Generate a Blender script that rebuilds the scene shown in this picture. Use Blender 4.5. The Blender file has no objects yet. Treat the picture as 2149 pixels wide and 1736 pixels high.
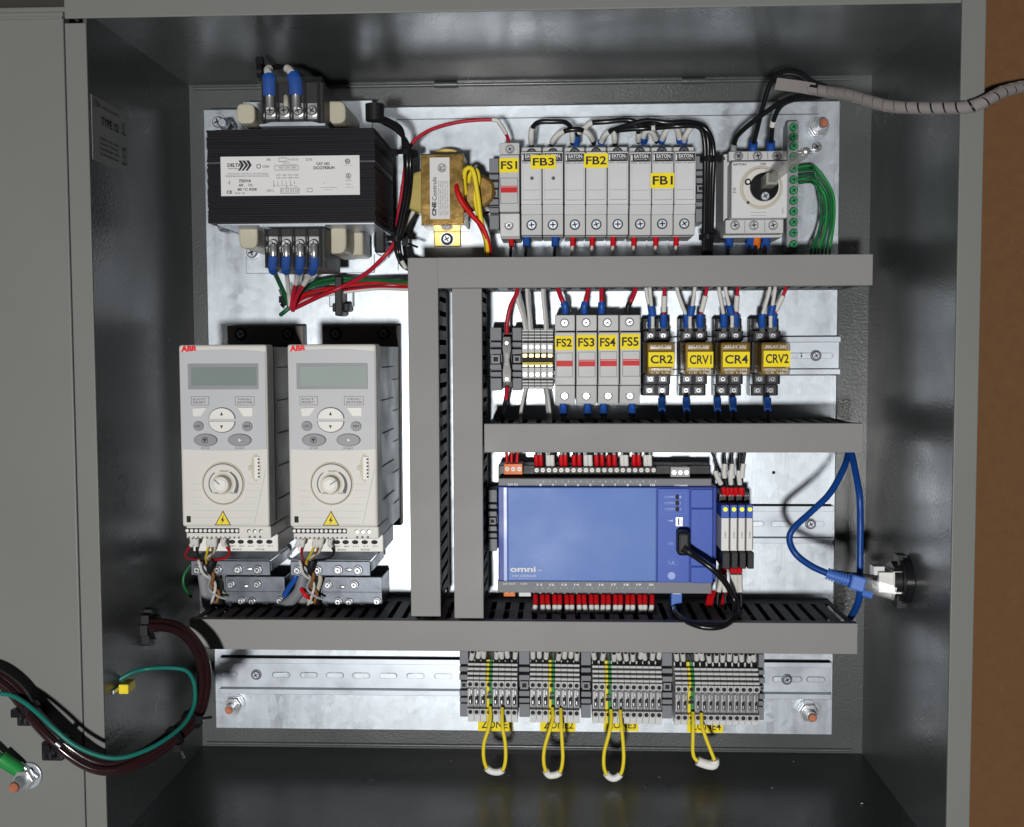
import bpy, math, random
from mathutils import Matrix, Vector
random.seed(7)
S = bpy.context.scene
COL = S.collection

# ------------------------------------------------------------------ camera, world, light
# panel frame: x right, y up, z out of the panel towards the viewer; PANEL turns it upright in the world
PANEL = Matrix.Rotation(math.pi/2, 4, 'X')
CAM_P = Vector((.03902, .05044, 1.0308)); CAM_R = (-.0586, .04319, -.00416); FPX = 2300.4
Rm = Matrix.Rotation(CAM_R[2], 3, 'Z') @ Matrix.Rotation(CAM_R[1], 3, 'Y') @ Matrix.Rotation(CAM_R[0], 3, 'X')
cam_d = bpy.data.cameras.new('camera'); cam = bpy.data.objects.new('camera', cam_d); COL.objects.link(cam)
cam_d.sensor_fit = 'HORIZONTAL'; cam_d.sensor_width = 36; cam_d.lens = FPX*36/2149
cam_d.clip_start = .02; cam_d.clip_end = 60
cam.matrix_world = PANEL @ (Matrix.Translation(CAM_P) @ Rm.to_4x4())
S.camera = cam

w = bpy.data.worlds.new('World'); S.world = w; w.use_nodes = True
nt = w.node_tree; bg = nt.nodes['Background']
tc = nt.nodes.new('ShaderNodeTexCoord'); nz = nt.nodes.new('ShaderNodeTexNoise'); nz.inputs['Scale'].default_value = 2.2; nz.inputs['Detail'].default_value = 3
cr = nt.nodes.new('ShaderNodeValToRGB'); cr.color_ramp.elements[0].position = .38; cr.color_ramp.elements[1].position = .66
cr.color_ramp.elements[0].color = (.06, .06, .065, 1); cr.color_ramp.elements[1].color = (.62, .64, .66, 1)
nt.links.new(tc.outputs['Generated'], nz.inputs['Vector']); nt.links.new(nz.outputs['Fac'], cr.inputs['Fac'])
# the room is brighter to the left and below the cabinet, darker to the upper right
sx = nt.nodes.new('ShaderNodeSeparateXYZ'); nt.links.new(tc.outputs['Generated'], sx.inputs[0])
ma = nt.nodes.new('ShaderNodeMath'); ma.operation = 'MULTIPLY_ADD'; ma.inputs[1].default_value = -1.0; ma.inputs[2].default_value = .1; nt.links.new(sx.outputs['X'], ma.inputs[0])
mb_ = nt.nodes.new('ShaderNodeMath'); mb_.operation = 'MULTIPLY_ADD'; mb_.inputs[1].default_value = -.7; nt.links.new(sx.outputs['Z'], mb_.inputs[0]); nt.links.new(ma.outputs[0], mb_.inputs[2])
mr_ = nt.nodes.new('ShaderNodeMapRange'); mr_.interpolation_type = 'SMOOTHSTEP'; mr_.inputs['From Min'].default_value = -.25; mr_.inputs['From Max'].default_value = .6; mr_.inputs['To Min'].default_value = .06; mr_.inputs['To Max'].default_value = 2.4
nt.links.new(mb_.outputs[0], mr_.inputs['Value'])
mm_ = nt.nodes.new('ShaderNodeVectorMath'); mm_.operation = 'SCALE'; nt.links.new(cr.outputs['Color'], mm_.inputs[0]); nt.links.new(mr_.outputs[0], mm_.inputs['Scale'])
nt.links.new(mm_.outputs[0], bg.inputs['Color']); bg.inputs['Strength'].default_value = .125

def lamp(name, pos, target, size, power, color):
    ld = bpy.data.lights.new(name, 'AREA'); ld.shape = 'DISK'; ld.size = size; ld.energy = power; ld.color = color
    lo = bpy.data.objects.new(name, ld); COL.objects.link(lo)
    z = (Vector(pos)-Vector(target)).normalized(); q = z.to_track_quat('Z', 'Y')
    lo.matrix_world = PANEL @ (Matrix.Translation(Vector(pos)) @ q.to_matrix().to_4x4())
lamp('work_lamp', (-.10, -.285, 2.2), (-.02, -.03, 0), .12, 40.0, (1, .985, .96))

S.view_settings.view_transform = 'Standard'; S.view_settings.look = 'None'
S.view_settings.exposure = 0; S.view_settings.gamma = 1; S.view_settings.use_curve_mapping = False

# ------------------------------------------------------------------ photo measurements -> points at a real depth
VIEWS = {'d': (0, 1, 0, 1), 'c1': (378.2, .32683, 113.45, .32677), 'c2': (832, .31676, 208, .31683), 'c3': (1456, .32248, 113.45, .32251),
 'c4': (992.7, .38276, 586.2, .38277), 'c5': (1002.2, .29037, 926.5, .2903), 'c6': (359.3, .38129, 661.8, .38123), 'c7': (945.4, .39595, 1285.8, .396),
 'c8': (0, .32462, 1172.4, .32459), 'b1': (1456, .24637, 926.5, .24644), 'b6': (368.7, .22437, 1115.6, .22437), 'b4': (1607.3, .2521, 1323.7, .2521), 'b2': (0, .24507, 0, .24507)}
def U(v, x, y, h):
    a, b, c, d = VIEWS[v]; u = a+b*x; t = c+d*y
    r = Rm @ Vector(((u-1074.5)/FPX, (868-t)/FPX, -1)); k = (h-CAM_P.z)/r.z
    return CAM_P + r*k
def RC(v, x0, y0, x1, y1, h):
    a, b, c, d = U(v, x0, y0, h), U(v, x1, y0, h), U(v, x1, y1, h), U(v, x0, y1, h)
    return (a.x+d.x)/2, (c.y+d.y)/2, (b.x+c.x)/2, (a.y+b.y)/2     # X0,Y0,X1,Y1 (Y0 bottom)
def PS(v, h, *pts): return [U(v, p[0], p[1], p[2] if len(p) > 2 else h) for p in pts]

# ------------------------------------------------------------------ materials
MATS = {}
def lin(c): return tuple(((x/255)/12.92 if x/255 <= .04045 else ((x/255+.055)/1.055)**2.4) for x in c)
def mat(name, rgb, rough=.5, metal=0, bump=0, bscale=400, vary=.08, vscale=30, coat=0, trans=0, alpha=1, emit=0, stretch=None, rvary=.06, ior=1.45, spec=.28):
    m = bpy.data.materials.new(name); m.use_nodes = True; n = m.node_tree; p = n.nodes['Principled BSDF']
    c = lin(rgb) if max(rgb) > 1 else rgb
    t = n.nodes.new('ShaderNodeTexCoord'); src = t.outputs['Object']
    if stretch:
        mp = n.nodes.new('ShaderNodeMapping'); mp.inputs['Scale'].default_value = stretch; n.links.new(src, mp.inputs['Vector']); src = mp.outputs['Vector']
    z = n.nodes.new('ShaderNodeTexNoise'); z.inputs['Scale'].default_value = vscale; z.inputs['Detail'].default_value = 5; n.links.new(src, z.inputs['Vector'])
    mx = n.nodes.new('ShaderNodeMix'); mx.data_type = 'RGBA'
    mx.inputs[6].default_value = (*[max(0, k*(1-vary)) for k in c], 1); mx.inputs[7].default_value = (*[min(1, k*(1+vary)) for k in c], 1)
    n.links.new(z.outputs['Fac'], mx.inputs[0]); n.links.new(mx.outputs[2], p.inputs['Base Color'])
    mr = n.nodes.new('ShaderNodeMapRange'); mr.inputs['To Min'].default_value = max(.03, rough-rvary); mr.inputs['To Max'].default_value = min(1, rough+rvary)
    mr.inputs['From Min'].default_value = .3; mr.inputs['From Max'].default_value = .7
    n.links.new(z.outputs['Fac'], mr.inputs['Value']); n.links.new(mr.outputs['Result'], p.inputs['Roughness'])
    p.inputs['Specular IOR Level'].default_value = spec; p.inputs['Metallic'].default_value = metal; p.inputs['Coat Weight'].default_value = coat; p.inputs['Coat Roughness'].default_value = .15
    p.inputs['Transmission Weight'].default_value = trans; p.inputs['Alpha'].default_value = alpha; p.inputs['IOR'].default_value = ior
    if emit: p.inputs['Emission Color'].default_value = (*c, 1); p.inputs['Emission Strength'].default_value = emit
    if bump:
        z2 = n.nodes.new('ShaderNodeTexNoise'); z2.inputs['Scale'].default_value = bscale; z2.inputs['Detail'].default_value = 2; n.links.new(src, z2.inputs['Vector'])
        b = n.nodes.new('ShaderNodeBump'); b.inputs['Strength'].default_value = bump; b.inputs['Distance'].default_value = .0006
        n.links.new(z2.outputs['Fac'], b.inputs['Height']); n.links.new(b.outputs['Normal'], p.inputs['Normal'])
    MATS[name] = m; return m
mat('paint_shaded', (.072, .079, .080), .32, .0, .34, 420, .05, 9, coat=.08, spec=.5, rvary=.1)  # inside walls: same cabinet paint, their dimness put into a darker grey
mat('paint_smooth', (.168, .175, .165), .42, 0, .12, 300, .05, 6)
pm = mat('plate', (.47, .515, .56), .37, .82, .05, 60, .06, 9, stretch=(6, .8, 1), rvary=.07)
def spangle(m, sc, amt):   # zinc crystal grain: each cell reflects a little differently
    n = m.node_tree; p = n.nodes['Principled BSDF']; t = n.nodes.new('ShaderNodeTexCoord'); v = n.nodes.new('ShaderNodeTexVoronoi'); v.inputs['Scale'].default_value = sc
    nz = n.nodes.new('ShaderNodeTexNoise'); nz.inputs['Scale'].default_value = sc*.7; vm = n.nodes.new('ShaderNodeVectorMath'); vm.operation = 'MULTIPLY_ADD'; vm.inputs[1].default_value = (.006,)*3
    n.links.new(t.outputs['Object'], nz.inputs['Vector']); n.links.new(nz.outputs['Color'], vm.inputs[0]); n.links.new(t.outputs['Object'], vm.inputs[2]); n.links.new(vm.outputs[0], v.inputs['Vector'])
    old = p.inputs['Base Color'].links[0].from_socket; mx = n.nodes.new('ShaderNodeMix'); mx.data_type = 'RGBA'; mx.blend_type = 'MULTIPLY'; mx.inputs[0].default_value = 1
    mr = n.nodes.new('ShaderNodeMapRange'); mr.inputs['To Min'].default_value = 1-amt; mr.inputs['To Max'].default_value = 1; sep = n.nodes.new('ShaderNodeSeparateColor')
    n.links.new(v.outputs['Color'], sep.inputs[0]); n.links.new(sep.outputs[0], mr.inputs['Value']); n.links.new(old, mx.inputs[6]); n.links.new(mr.outputs[0], mx.inputs[7]); n.links.new(mx.outputs[2], p.inputs['Base Color'])
    ro = p.inputs['Roughness'].links[0].from_socket; ad = n.nodes.new('ShaderNodeMath'); ad.operation = 'MULTIPLY_ADD'; ad.inputs[1].default_value = .07; n.links.new(sep.outputs[1], ad.inputs[0]); n.links.new(ro, ad.inputs[2]); n.links.new(ad.outputs[0], p.inputs['Roughness'])
spangle(pm, 150, .12)
mat('zinc', (.46, .50, .55), .38, .65, 0, 60, .04, 40)
mat('chrome', (.78, .79, .8), .26, .85, .04, 300, .05, 80)
mat('dark_steel', (.12, .132, .155), .36, .7, .2, 90, .2, 50)
mat('steel', (.33, .35, .38), .3, .8, .1, 300, .15, 120)
mat('slot_dark', (.02, .02, .022), .7)
mat('duct', (.235, .234, .23), .5, 0, .12, 120, .07, 14)
mat('duct_body_shaded', (.075, .075, .08), .55)  # darker than the cover: shade on the slotted sides put into the grey
mat('black', (.012, .012, .014), .45, 0, .1, 200, .1, 60, spec=.3)
mat('black_gloss', (.009, .009, .011), .24, spec=.45)
mat('core', (.011, .010, .013), .55, 0, .4, 14, .9, 14, stretch=(.6, 60, 60), spec=.15)
mat('core_edge', (.07, .068, .075), .4, .3, .25, 60, .6, 60, stretch=(2, 12, 1))
mat('white', (.74, .74, .72), .45)
mat('wire_white', (.62, .61, .58), .4)
mat('wire_grey', (.36, .36, .37), .4)
mat('ink', (.02, .02, .025), .6)
mat('ink_grey', (.13, .13, .14), .6)
mat('ink_white', (.75, .76, .78), .6)
mat('label', (.66, .66, .67), .35, 0, .1, 90, .04, 30)
mat('yellow_label', (.90, .72, .012), .6, 0, .05, 100, .03, 60, spec=.25)
mat('module', (.50, .505, .51), .42, 0, .06, 300, .03, 60)
mat('module_dark', (.24, .245, .26), .5)
mat('module_light', (.60, .61, .62), .38)
mat('terminal', (.56, .565, .57), .48, 0, .05, 300, .05, 90)
mat('bracket', (.19, .2, .22), .5)
mat('yellow', (.78, .62, .03), .45)
mat('green', (.02, .23, .055), .4)
mat('room_wall', (.05, .047, .042), .8, 0, .3, 60, .2, 5)
mat('green_wire', (.012, .115, .04), .35)
mat('teal_wire', (.01, .14, .115), .35)
mat('green_screw', (.06, .40, .17), .25, .35)
mat('red', (.56, .006, .010), .5, spec=.3)
mat('red_wire', (.42, .012, .03), .35)
mat('blue', (.015, .075, .33), .35)
mat('blue_cable', (.006, .05, .24), .32)
mat('blue_boot', (.06, .16, .52), .45)
mat('orange', (.72, .16, .02), .45)
mat('brown_cable', (.022, .008, .009), .18, 0, .1, 90, spec=.6)
mat('brown_wire', (.28, .12, .03), .4)
mat('plc_blue', (.045, .105, .47), .38, 0, .05, 300, .05, 12)
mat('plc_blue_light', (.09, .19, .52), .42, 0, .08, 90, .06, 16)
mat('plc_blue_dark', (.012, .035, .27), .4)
mat('plc_blue_pale', (.33, .43, .78), .3)  # palest controller blue, for edge strip, print and button
mat('gold', (.30, .19, .06), .28, .75, .3, 120, .35, 90)
mat('gold_bracket', (.62, .48, .16), .3, .85, .1, 100, .25, 60)
mat('tape', (.42, .33, .10), .35, 0, .1, 80, .2, 60)
mat('bobbin', (.46, .43, .34), .4, 0, .1, 80, .1, 50)
mat('cream', (.61, .60, .565), .4, 0, .05, 250, .025, 30)
mat('cream_light', (.72, .71, .68), .38)
mat('drive_grey', (.46, .47, .49), .42, 0, .05, 250, .02, 30)
mat('drive_button', (.26, .265, .28), .4)
mat('lcd', (.21, .25, .245), .12, 0, 0, 1, .05, 20)
mat('beige', (.50, .46, .37), .4)
mat('abb_red', (.72, .01, .02), .4)
mat('amber', (.36, .23, .05), .12, 0, 0, 1, .1, 60, alpha=.48)
mat('relay_inside', (.22, .15, .06), .4, .3, .3, 200, .5, 220)
mat('clear', (.2, .21, .22), .06, 0, 0, 1, 0, 10, alpha=.035, rvary=.01)
mat('frosted', (.55, .55, .49), .35, 0, 0, 1, .03, 10, alpha=.5)
mat('spiral', (.22, .205, .20), .4)
mat('copper', (.55, .20, .12), .35, .6, .3, 300, .2, 150)
mat('brown_wall', (.128, .065, .030), .85, 0, .9, 300, .16, 120, spec=.1)
mat('led', (.7, .75, .05), .3, 0, 0, 1, 0, 5, emit=.6)
mat('flange_brown', (.10, .09, .085), .5, .4)
mat('sticker_old', (.20, .20, .195), .4)

# ------------------------------------------------------------------ mesh builder
TXT = {}
def text_mesh(s, bold):
    k = (s, bold)
    if k not in TXT:
        c = bpy.data.curves.new('lettering_curve', 'FONT'); c.body = s; c.size = 1; c.offset = bold; c.resolution_u = 3
        o = bpy.data.objects.new('lettering_curve', c); me = bpy.data.meshes.new_from_object(o)
        V = [v.co.copy() for v in me.vertices]; F = [tuple(p.vertices) for p in me.polygons]
        xs = [v.x for v in V]; ys = [v.y for v in V]
        TXT[k] = (V, F, min(xs), min(ys), max(xs), max(ys))
        bpy.data.meshes.remove(me); bpy.data.objects.remove(o); bpy.data.curves.remove(c)
    return TXT[k]
def cat_rom(P, n):
    P = [Vector(p) for p in P]
    if len(P) < 3: return [P[0].lerp(P[-1], i/n) for i in range(n+1)]
    Q = [P[0]*2-P[1]] + P + [P[-1]*2-P[-2]]; out = []
    L = [0]
    for i in range(len(P)-1): L.append(L[-1]+(P[i+1]-P[i]).length)
    for k in range(n+1):
        s = L[-1]*k/n; i = 0
        while i < len(P)-2 and s > L[i+1]: i += 1
        t = (s-L[i])/max(1e-9, L[i+1]-L[i]); a, b, c, d = Q[i:i+4]
        out.append(.5*((2*b)+(c-a)*t+(2*a-5*b+4*c-d)*t*t+(3*b-a-3*c+d)*t**3))
    return out
class M:
    def __init__(s): s.V = []; s.F = []; s.I = []; s.S = []; s.mats = []
    def mi(s, m):
        if m not in s.mats: s.mats.append(m)
        return s.mats.index(m)
    def add(s, V, F, m, smooth=False):
        o = len(s.V); i = s.mi(m); s.V += [Vector(v) for v in V]
        for f in F: s.F.append([o+k for k in f]); s.I.append(i); s.S.append(smooth)
        return s
    def hexa(s, P, m):   # 4 bottom (ccw from above) + 4 top
        return s.add(P, [(3,2,1,0),(4,5,6,7),(0,1,5,4),(1,2,6,5),(2,3,7,6),(3,0,4,7)], m)
    def box(s, x0, y0, z0, x1, y1, z1, m):
        if x0 > x1: x0, x1 = x1, x0
        if y0 > y1: y0, y1 = y1, y0
        if z0 > z1: z0, z1 = z1, z0
        return s.hexa([(x0,y0,z0),(x1,y0,z0),(x1,y1,z0),(x0,y1,z0),(x0,y0,z1),(x1,y0,z1),(x1,y1,z1),(x0,y1,z1)], m)
    def r(s, rc, z0, z1, m, g=0): return s.box(rc[0]+g, rc[1]+g, z0, rc[2]-g, rc[3]-g, z1, m)
    def prism(s, pts, z0, z1, m, smooth=False):
        a = sum(pts[i][0]*pts[(i+1)%len(pts)][1]-pts[(i+1)%len(pts)][0]*pts[i][1] for i in range(len(pts)))
        if a < 0: pts = pts[::-1]
        n = len(pts); V = [(p[0],p[1],z0) for p in pts]+[(p[0],p[1],z1) for p in pts]
        s.add(V, [tuple(range(n-1,-1,-1)), tuple(range(n,2*n))], m)
        o = len(s.V)-2*n; i = s.mi(m)
        for k in range(n): s.F.append([o+k, o+(k+1)%n, o+n+(k+1)%n, o+n+k]); s.I.append(i); s.S.append(smooth)
        return s
    def ell(s, x, y, rx, ry, z0, z1, m, n=24, a0=0, a1=2*math.pi):
        full = abs(a1-a0-2*math.pi) < 1e-6
        pts = [(x+rx*math.cos(a0+(a1-a0)*k/(n if full else n-1)), y+ry*math.sin(a0+(a1-a0)*k/(n if full else n-1))) for k in range(n)]
        return s.prism(pts, z0, z1, m, full)
    def cyl(s, x, y, z0, z1, r, m, n=14, r2=None):
        r2 = r if r2 is None else r2; V = []
        for z, q in ((z0, r), (z1, r2)): V += [(x+q*math.cos(2*math.pi*k/n), y+q*math.sin(2*math.pi*k/n), z) for k in range(n)]
        s.add(V, [tuple(range(n-1,-1,-1)), tuple(range(n,2*n))], m); o = len(s.V)-2*n; i = s.mi(m)
        for k in range(n): s.F.append([o+k, o+(k+1)%n, o+n+(k+1)%n, o+n+k]); s.I.append(i); s.S.append(True)
        return s
    def ring(s, x, y, z0, z1, ri, ro, m, n=28):
        V = []
        for r_, z in ((ri,z0),(ro,z0),(ro,z1),(ri,z1)): V += [(x+r_*math.cos(2*math.pi*k/n), y+r_*math.sin(2*math.pi*k/n), z) for k in range(n)]
        F = []
        for q in range(4):
            for k in range(n): a=q*n; b=((q+1)%4)*n; F.append((a+k, a+(k+1)%n, b+(k+1)%n, b+k))
        return s.add(V, F, m)
    def dome(s, c, rx, ry, rz, m, n=16, k=8, lo=0):
        V = []; F = []
        for j in range(k+1):
            a = lo+(math.pi/2-lo)*j/k
            for i in range(n): b = 2*math.pi*i/n; V.append((c[0]+rx*math.cos(a)*math.cos(b), c[1]+ry*math.cos(a)*math.sin(b), c[2]+rz*math.sin(a)))
        for j in range(k):
            for i in range(n): F.append((j*n+i, j*n+(i+1)%n, (j+1)*n+(i+1)%n, (j+1)*n+i))
        return s.add(V, F, m, True)
    def tube(s, pts, r, m, n=8, rf=None, smooth=0):
        pts = [Vector(p) for p in pts]
        if smooth: pts = cat_rom(pts, smooth)
        N = len(pts); V = []; up = None
        for i, p in enumerate(pts):
            t = (pts[min(i+1,N-1)]-pts[max(i-1,0)]); t = t.normalized() if t.length > 1e-9 else Vector((0,0,1))
            if up is None: up = Vector((0,0,1)) if abs(t.z) < .9 else Vector((1,0,0))
            up = (up-t*up.dot(t)); up = up.normalized() if up.length > 1e-6 else t.orthogonal().normalized()
            b = t.cross(up); rr = rf(i/(N-1))*r if rf else r
            V += [p+(up*math.cos(2*math.pi*k/n)+b*math.sin(2*math.pi*k/n))*rr for k in range(n)]
        F = [(i*n+k, i*n+(k+1)%n, (i+1)*n+(k+1)%n, (i+1)*n+k) for i in range(N-1) for k in range(n)]
        s.add(V, F, m, True); s.add([V[k] for k in range(n)], [tuple(range(n-1,-1,-1))], m); s.add([V[(N-1)*n+k] for k in range(n)], [tuple(range(n))], m)
        return s
    def txt(s, t, x0, y0, x1, y1, z, m, bold=0.0, rot=0, keep=False):
        V, F, a, b, c, d = text_mesh(t, bold)
        wi, he = (x1-x0, y1-y0) if rot == 0 else (y1-y0, x1-x0)
        sx, sy = wi/(c-a), he/(d-b)
        if keep: sx = sy = min(sx, sy)
        cx, cy = (x0+x1)/2, (y0+y1)/2; out = []
        for v in V:
            px, py = (v.x-(a+c)/2)*sx, (v.y-(b+d)/2)*sy
            if rot == 90: px, py = -py, px
            out.append((cx+px, cy+py, z))
        return s.add(out, F, m)
    def screw(s, x, y, z, r, m='chrome', ang=.5, slot='slot_dark', h=.0012):
        s.cyl(x, y, z-.002, z+h*.6, r, m, 16); s.cyl(x, y, z+h*.6, z+h, r, m, 16, r*.8)
        for a in (ang, ang+math.pi/2):
            c, d = math.cos(a)*r*.62, math.sin(a)*r*.62; e, f = -math.sin(a)*r*.13, math.cos(a)*r*.13; z1 = z+h+.00008
            s.add([(x-c-e,y-d-f,z1),(x+c-e,y+d-f,z1),(x+c+e,y+d+f,z1),(x-c+e,y-d+f,z1)], [(0,1,2,3)], slot)
        return s
ORG = {}
def build(mb, name, parent=None, org=None, bev=0, seg=2):
    o0 = Vector(org) if org is not None else ORG[root(parent)]
    me = bpy.data.meshes.new(name); me.from_pydata([v-o0 for v in mb.V], [], mb.F)
    for m in mb.mats: me.materials.append(MATS[m])
    me.polygons.foreach_set('material_index', mb.I); me.polygons.foreach_set('use_smooth', mb.S); me.update()
    o = bpy.data.objects.new(name, me); COL.objects.link(o)
    if parent is not None: o.parent = parent
    else: o.matrix_world = PANEL @ Matrix.Translation(o0); ORG[o] = o0
    if bev:
        b = o.modifiers.new('bevel', 'BEVEL'); b.width = bev; b.segments = seg; b.limit_method = 'ANGLE'; b.angle_limit = math.radians(50); b.harden_normals = False
    return o
def root(o):
    while o.parent is not None: o = o.parent
    return o
def tag(o, label=None, cat=None, group=None, kind=None):
    if label: o['label'] = label
    if cat: o['category'] = cat
    if group: o['group'] = group
    if kind: o['kind'] = kind
    return o
def thing(name, label, cat, org, group=None):
    o = bpy.data.objects.new(name, None); COL.objects.link(o); o.empty_display_size = .01
    o.matrix_world = PANEL @ Matrix.Translation(Vector(org)); ORG[o] = Vector(org); return tag(o, label, cat, group)
def wire(label, pts, r, m, segs=(), name='wire', cat='wire', group=None, n=None, extra=None):
    n = n or max(10, 5*len(pts)); C = cat_rom(pts, n)
    o = build(M().tube(C, r, m), name, None, C[0]); tag(o, label, cat, group)
    for nm, a, b, mm, k in segs:
        i0, i1 = a*n, b*n; sub = []
        fine = cat_rom(pts, n*4); j0, j1 = int(a*n*4), max(int(a*n*4)+1, int(b*n*4)); sub = fine[j0:j1+1]
        build(M().tube(sub, r*k, mm), nm, o)
    return o
def tie(label, c, r, length=.012, d=(0,1,0), name='cable_tie', group='black cable ties', head=(1,0)):
    c = Vector(c); d = Vector(d).normalized(); m = M()
    m.tube([c-d*.0022, c+d*.0022], r, 'black_gloss', 12)
    h = c+Vector((head[0],head[1],.3)).normalized()*r
    m.box(h.x-.003, h.y-.003, h.z-.002, h.x+.003, h.y+.003, h.z+.004, 'black_gloss')
    m.tube([h, h+Vector((head[0],head[1],.2)).normalized()*length], .0011, 'black_gloss', 6)
    return tag(build(m, name, None, c), label, 'cable tie', group)
ORD = ['first','second','third','fourth','fifth','sixth','seventh','eighth','ninth','tenth','eleventh','twelfth','thirteenth','fourteenth','fifteenth','sixteenth','seventeenth','eighteenth','nineteenth','twentieth']

# ------------------------------------------------------------------ surroundings and enclosure
ZB, ZF = -.03, .2017
eL, eR, eT, eB = -.318, .333, .306, -.344
m = M(); m.box(eR+.019, -1.2, .05, 1.5, 1.2, .176, 'brown_wall')
tag(build(m, 'particle_board', None, (eR+.02,-.34,.05), bev=.001), 'rough brown particle board standing right of the open cabinet', 'board')
m = M(); m.box(-1.6, -1.6, ZB-.12, 1.8, 1.6, ZB-.03, 'room_wall')
tag(build(m, 'wall', None, (0,0,ZB-.08)), kind='structure')
enc = thing('electrical_enclosure', 'open grey painted steel control cabinet with its door swung to the left', 'cabinet', (0,eB,ZB))
build(M().box(eL-.004, eB-.004, ZB-.003, eR+.004, eT+.004, ZB, 'paint_shaded'), 'back_wall', enc)
build(M().box(eL-.003, eB, ZB, eL, eT, ZF-.002, 'paint_shaded'), 'side_wall', enc)
build(M().box(eR, eB, ZB, eR+.003, eT, ZF-.002, 'paint_shaded'), 'side_wall', enc)
build(M().box(eL-.003, eT, ZB, eR+.003, eT+.003, ZF-.002, 'paint_shaded'), 'ceiling_wall', enc)
build(M().box(eL-.003, eB-.003, ZB, eR+.003, eB, ZF-.002, 'paint_shaded'), 'floor_wall', enc)
# stamped weld seams round the back wall
m = M(); m.tube([(eL+.004, eT-.003, ZB), (eR-.02, eT-.003, ZB)], .0018, 'paint_shaded', 8)
for x in (-.08, .155): m.tube([(x, eT-.003, ZB+.001), (x+.022, eT-.003, ZB+.001)], .0028, 'paint_shaded', 8)
build(m, 'weld_seam', enc)
m = M(); m.tube([(eL+.004, eB+.003, ZB), (eR-.01, eB+.003, ZB)], .0018, 'paint_shaded', 8); build(m, 'weld_seam', enc)
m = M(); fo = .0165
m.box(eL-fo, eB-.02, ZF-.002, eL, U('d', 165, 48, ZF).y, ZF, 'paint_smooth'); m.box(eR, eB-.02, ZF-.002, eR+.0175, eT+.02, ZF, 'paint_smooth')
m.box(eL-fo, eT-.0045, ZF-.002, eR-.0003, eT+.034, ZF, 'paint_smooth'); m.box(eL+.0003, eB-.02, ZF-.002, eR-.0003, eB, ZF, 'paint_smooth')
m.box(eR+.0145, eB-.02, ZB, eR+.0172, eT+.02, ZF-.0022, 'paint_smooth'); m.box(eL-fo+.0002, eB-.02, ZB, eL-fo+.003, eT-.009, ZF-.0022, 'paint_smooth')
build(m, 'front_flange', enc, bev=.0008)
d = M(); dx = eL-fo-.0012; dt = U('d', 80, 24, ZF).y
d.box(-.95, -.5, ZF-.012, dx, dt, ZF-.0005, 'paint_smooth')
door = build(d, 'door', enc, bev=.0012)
build(M().box(-.95, dt+.0008, ZF-.03, dx, dt+.009, ZF-.018, 'paint_smooth'), 'door_edge', door, bev=.001)
build(M().box(-.949, dt-.006, ZF-.0004, dx, dt-.004, ZF+.0012, 'paint_smooth'), 'door_lip', door, bev=.0005)
# old rating plate on the left side wall
def wall_pt(x, y):   # meet the left wall plane x=eL
    a = U('b2', x, y, 0); dvec = a-CAM_P; k = (eL+.0006-CAM_P.x)/dvec.x; return CAM_P+dvec*k
q = [wall_pt(785,815), wall_pt(1085,960), wall_pt(1085,1475), wall_pt(800,1370)]
z0 = (q[0].z+q[3].z)/2; z1 = (q[1].z+q[2].z)/2; yt = (q[0].y+q[1].y)/2; yb = (q[2].y+q[3].y)/2
m = M().box(eL, yb, min(z0,z1), eL+.0004, yt, max(z0,z1), 'sticker_old')
rp = build(m, 'rating_plate', None, (eL, yb, z1)); tag(rp, 'dim grey printed rating plate stuck on the left inner wall', 'label')
m = M(); zh = max(z0,z1); hh = yt-yb; ww = abs(z1-z0)
def wtxt(t, u0, v0, u1, v1, bold=.0):
    V, F, a, b, c, dd = text_mesh(t, bold)
    m.add([(eL+.0006, yt-hh*(v1-(v.y-b)/(dd-b)*(v1-v0)), zh-ww*(u0+(v.x-a)/(c-a)*(u1-u0))) for v in V], F, 'ink')
wtxt('CSA', .06, .06, .22, .15); wtxt('ENCLOSURE', .3, .1, .75, .14); wtxt('TYPE 12', .25, .27, .75, .4, .02)
for k, t in enumerate(['INDOOR USE', 'DUST TIGHT', 'MADE IN', 'CANADA']): wtxt(t, .2, .6+k*.08, .75, .64+k*.08)
wtxt('UL', .86, .2, .97, .4); wtxt('LISTED', .85, .6, .97, .9)
build(m, 'lettering', rp)

# mounting plate
pL, pR, pT, pB = -.2953, .2970, .2770, -.3160
pl = thing('mounting_plate', 'bright galvanised steel back plate that carries all the devices', 'back plate', (0,pB,0))
m = M().box(pL, pB, -.0025, pR, pT, 0, 'plate'); build(m, 'plate', pl, bev=.0012)
m = M()
for x in (pR-.006,): m.box(x, pB+.004, 0, x+.0006, pT-.03, .0003, 'zinc')
m.box(-.112, pT-.0125, 0, pR-.02, pT-.0119, .0003, 'slot_dark'); m.box(-.1125, pT-.012, 0, -.1119, .125, .0003, 'slot_dark')
build(m, 'fold_line', pl)
def stud(v, bx, by, tx, ty, h):
    b = U(v, bx, by, .003); m = M()
    m.cyl(b.x, b.y, .0002, .0018, .0105, 'zinc', 24); m.cyl(b.x, b.y, .0018, .009, .0088, 'chrome', 6); m.cyl(b.x, b.y, .009, .010, .0075, 'chrome', 18)
    m.cyl(b.x, b.y, -.02, h, .0042, 'zinc', 14)
    for k in range(6): m.cyl(b.x, b.y, .0105+k*.0016, .0112+k*.0016, .0046, 'zinc', 14)
    o = build(m, 'nut', pl); build(M().cyl(b.x, b.y, h, h+.0012, .0041, 'copper', 14, .0034), 'stud_tip', o)
stud('b4', 352, 672, 0, 0, .021); stud('c8', 1512, 945, 0, 0, .019); stud('c3', 812, 478, 0, 0, .024)
m = M().screw(*U('c3', 800, 605, .002)[:2], .002, .0045); build(m, 'screw', pl)
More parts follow.
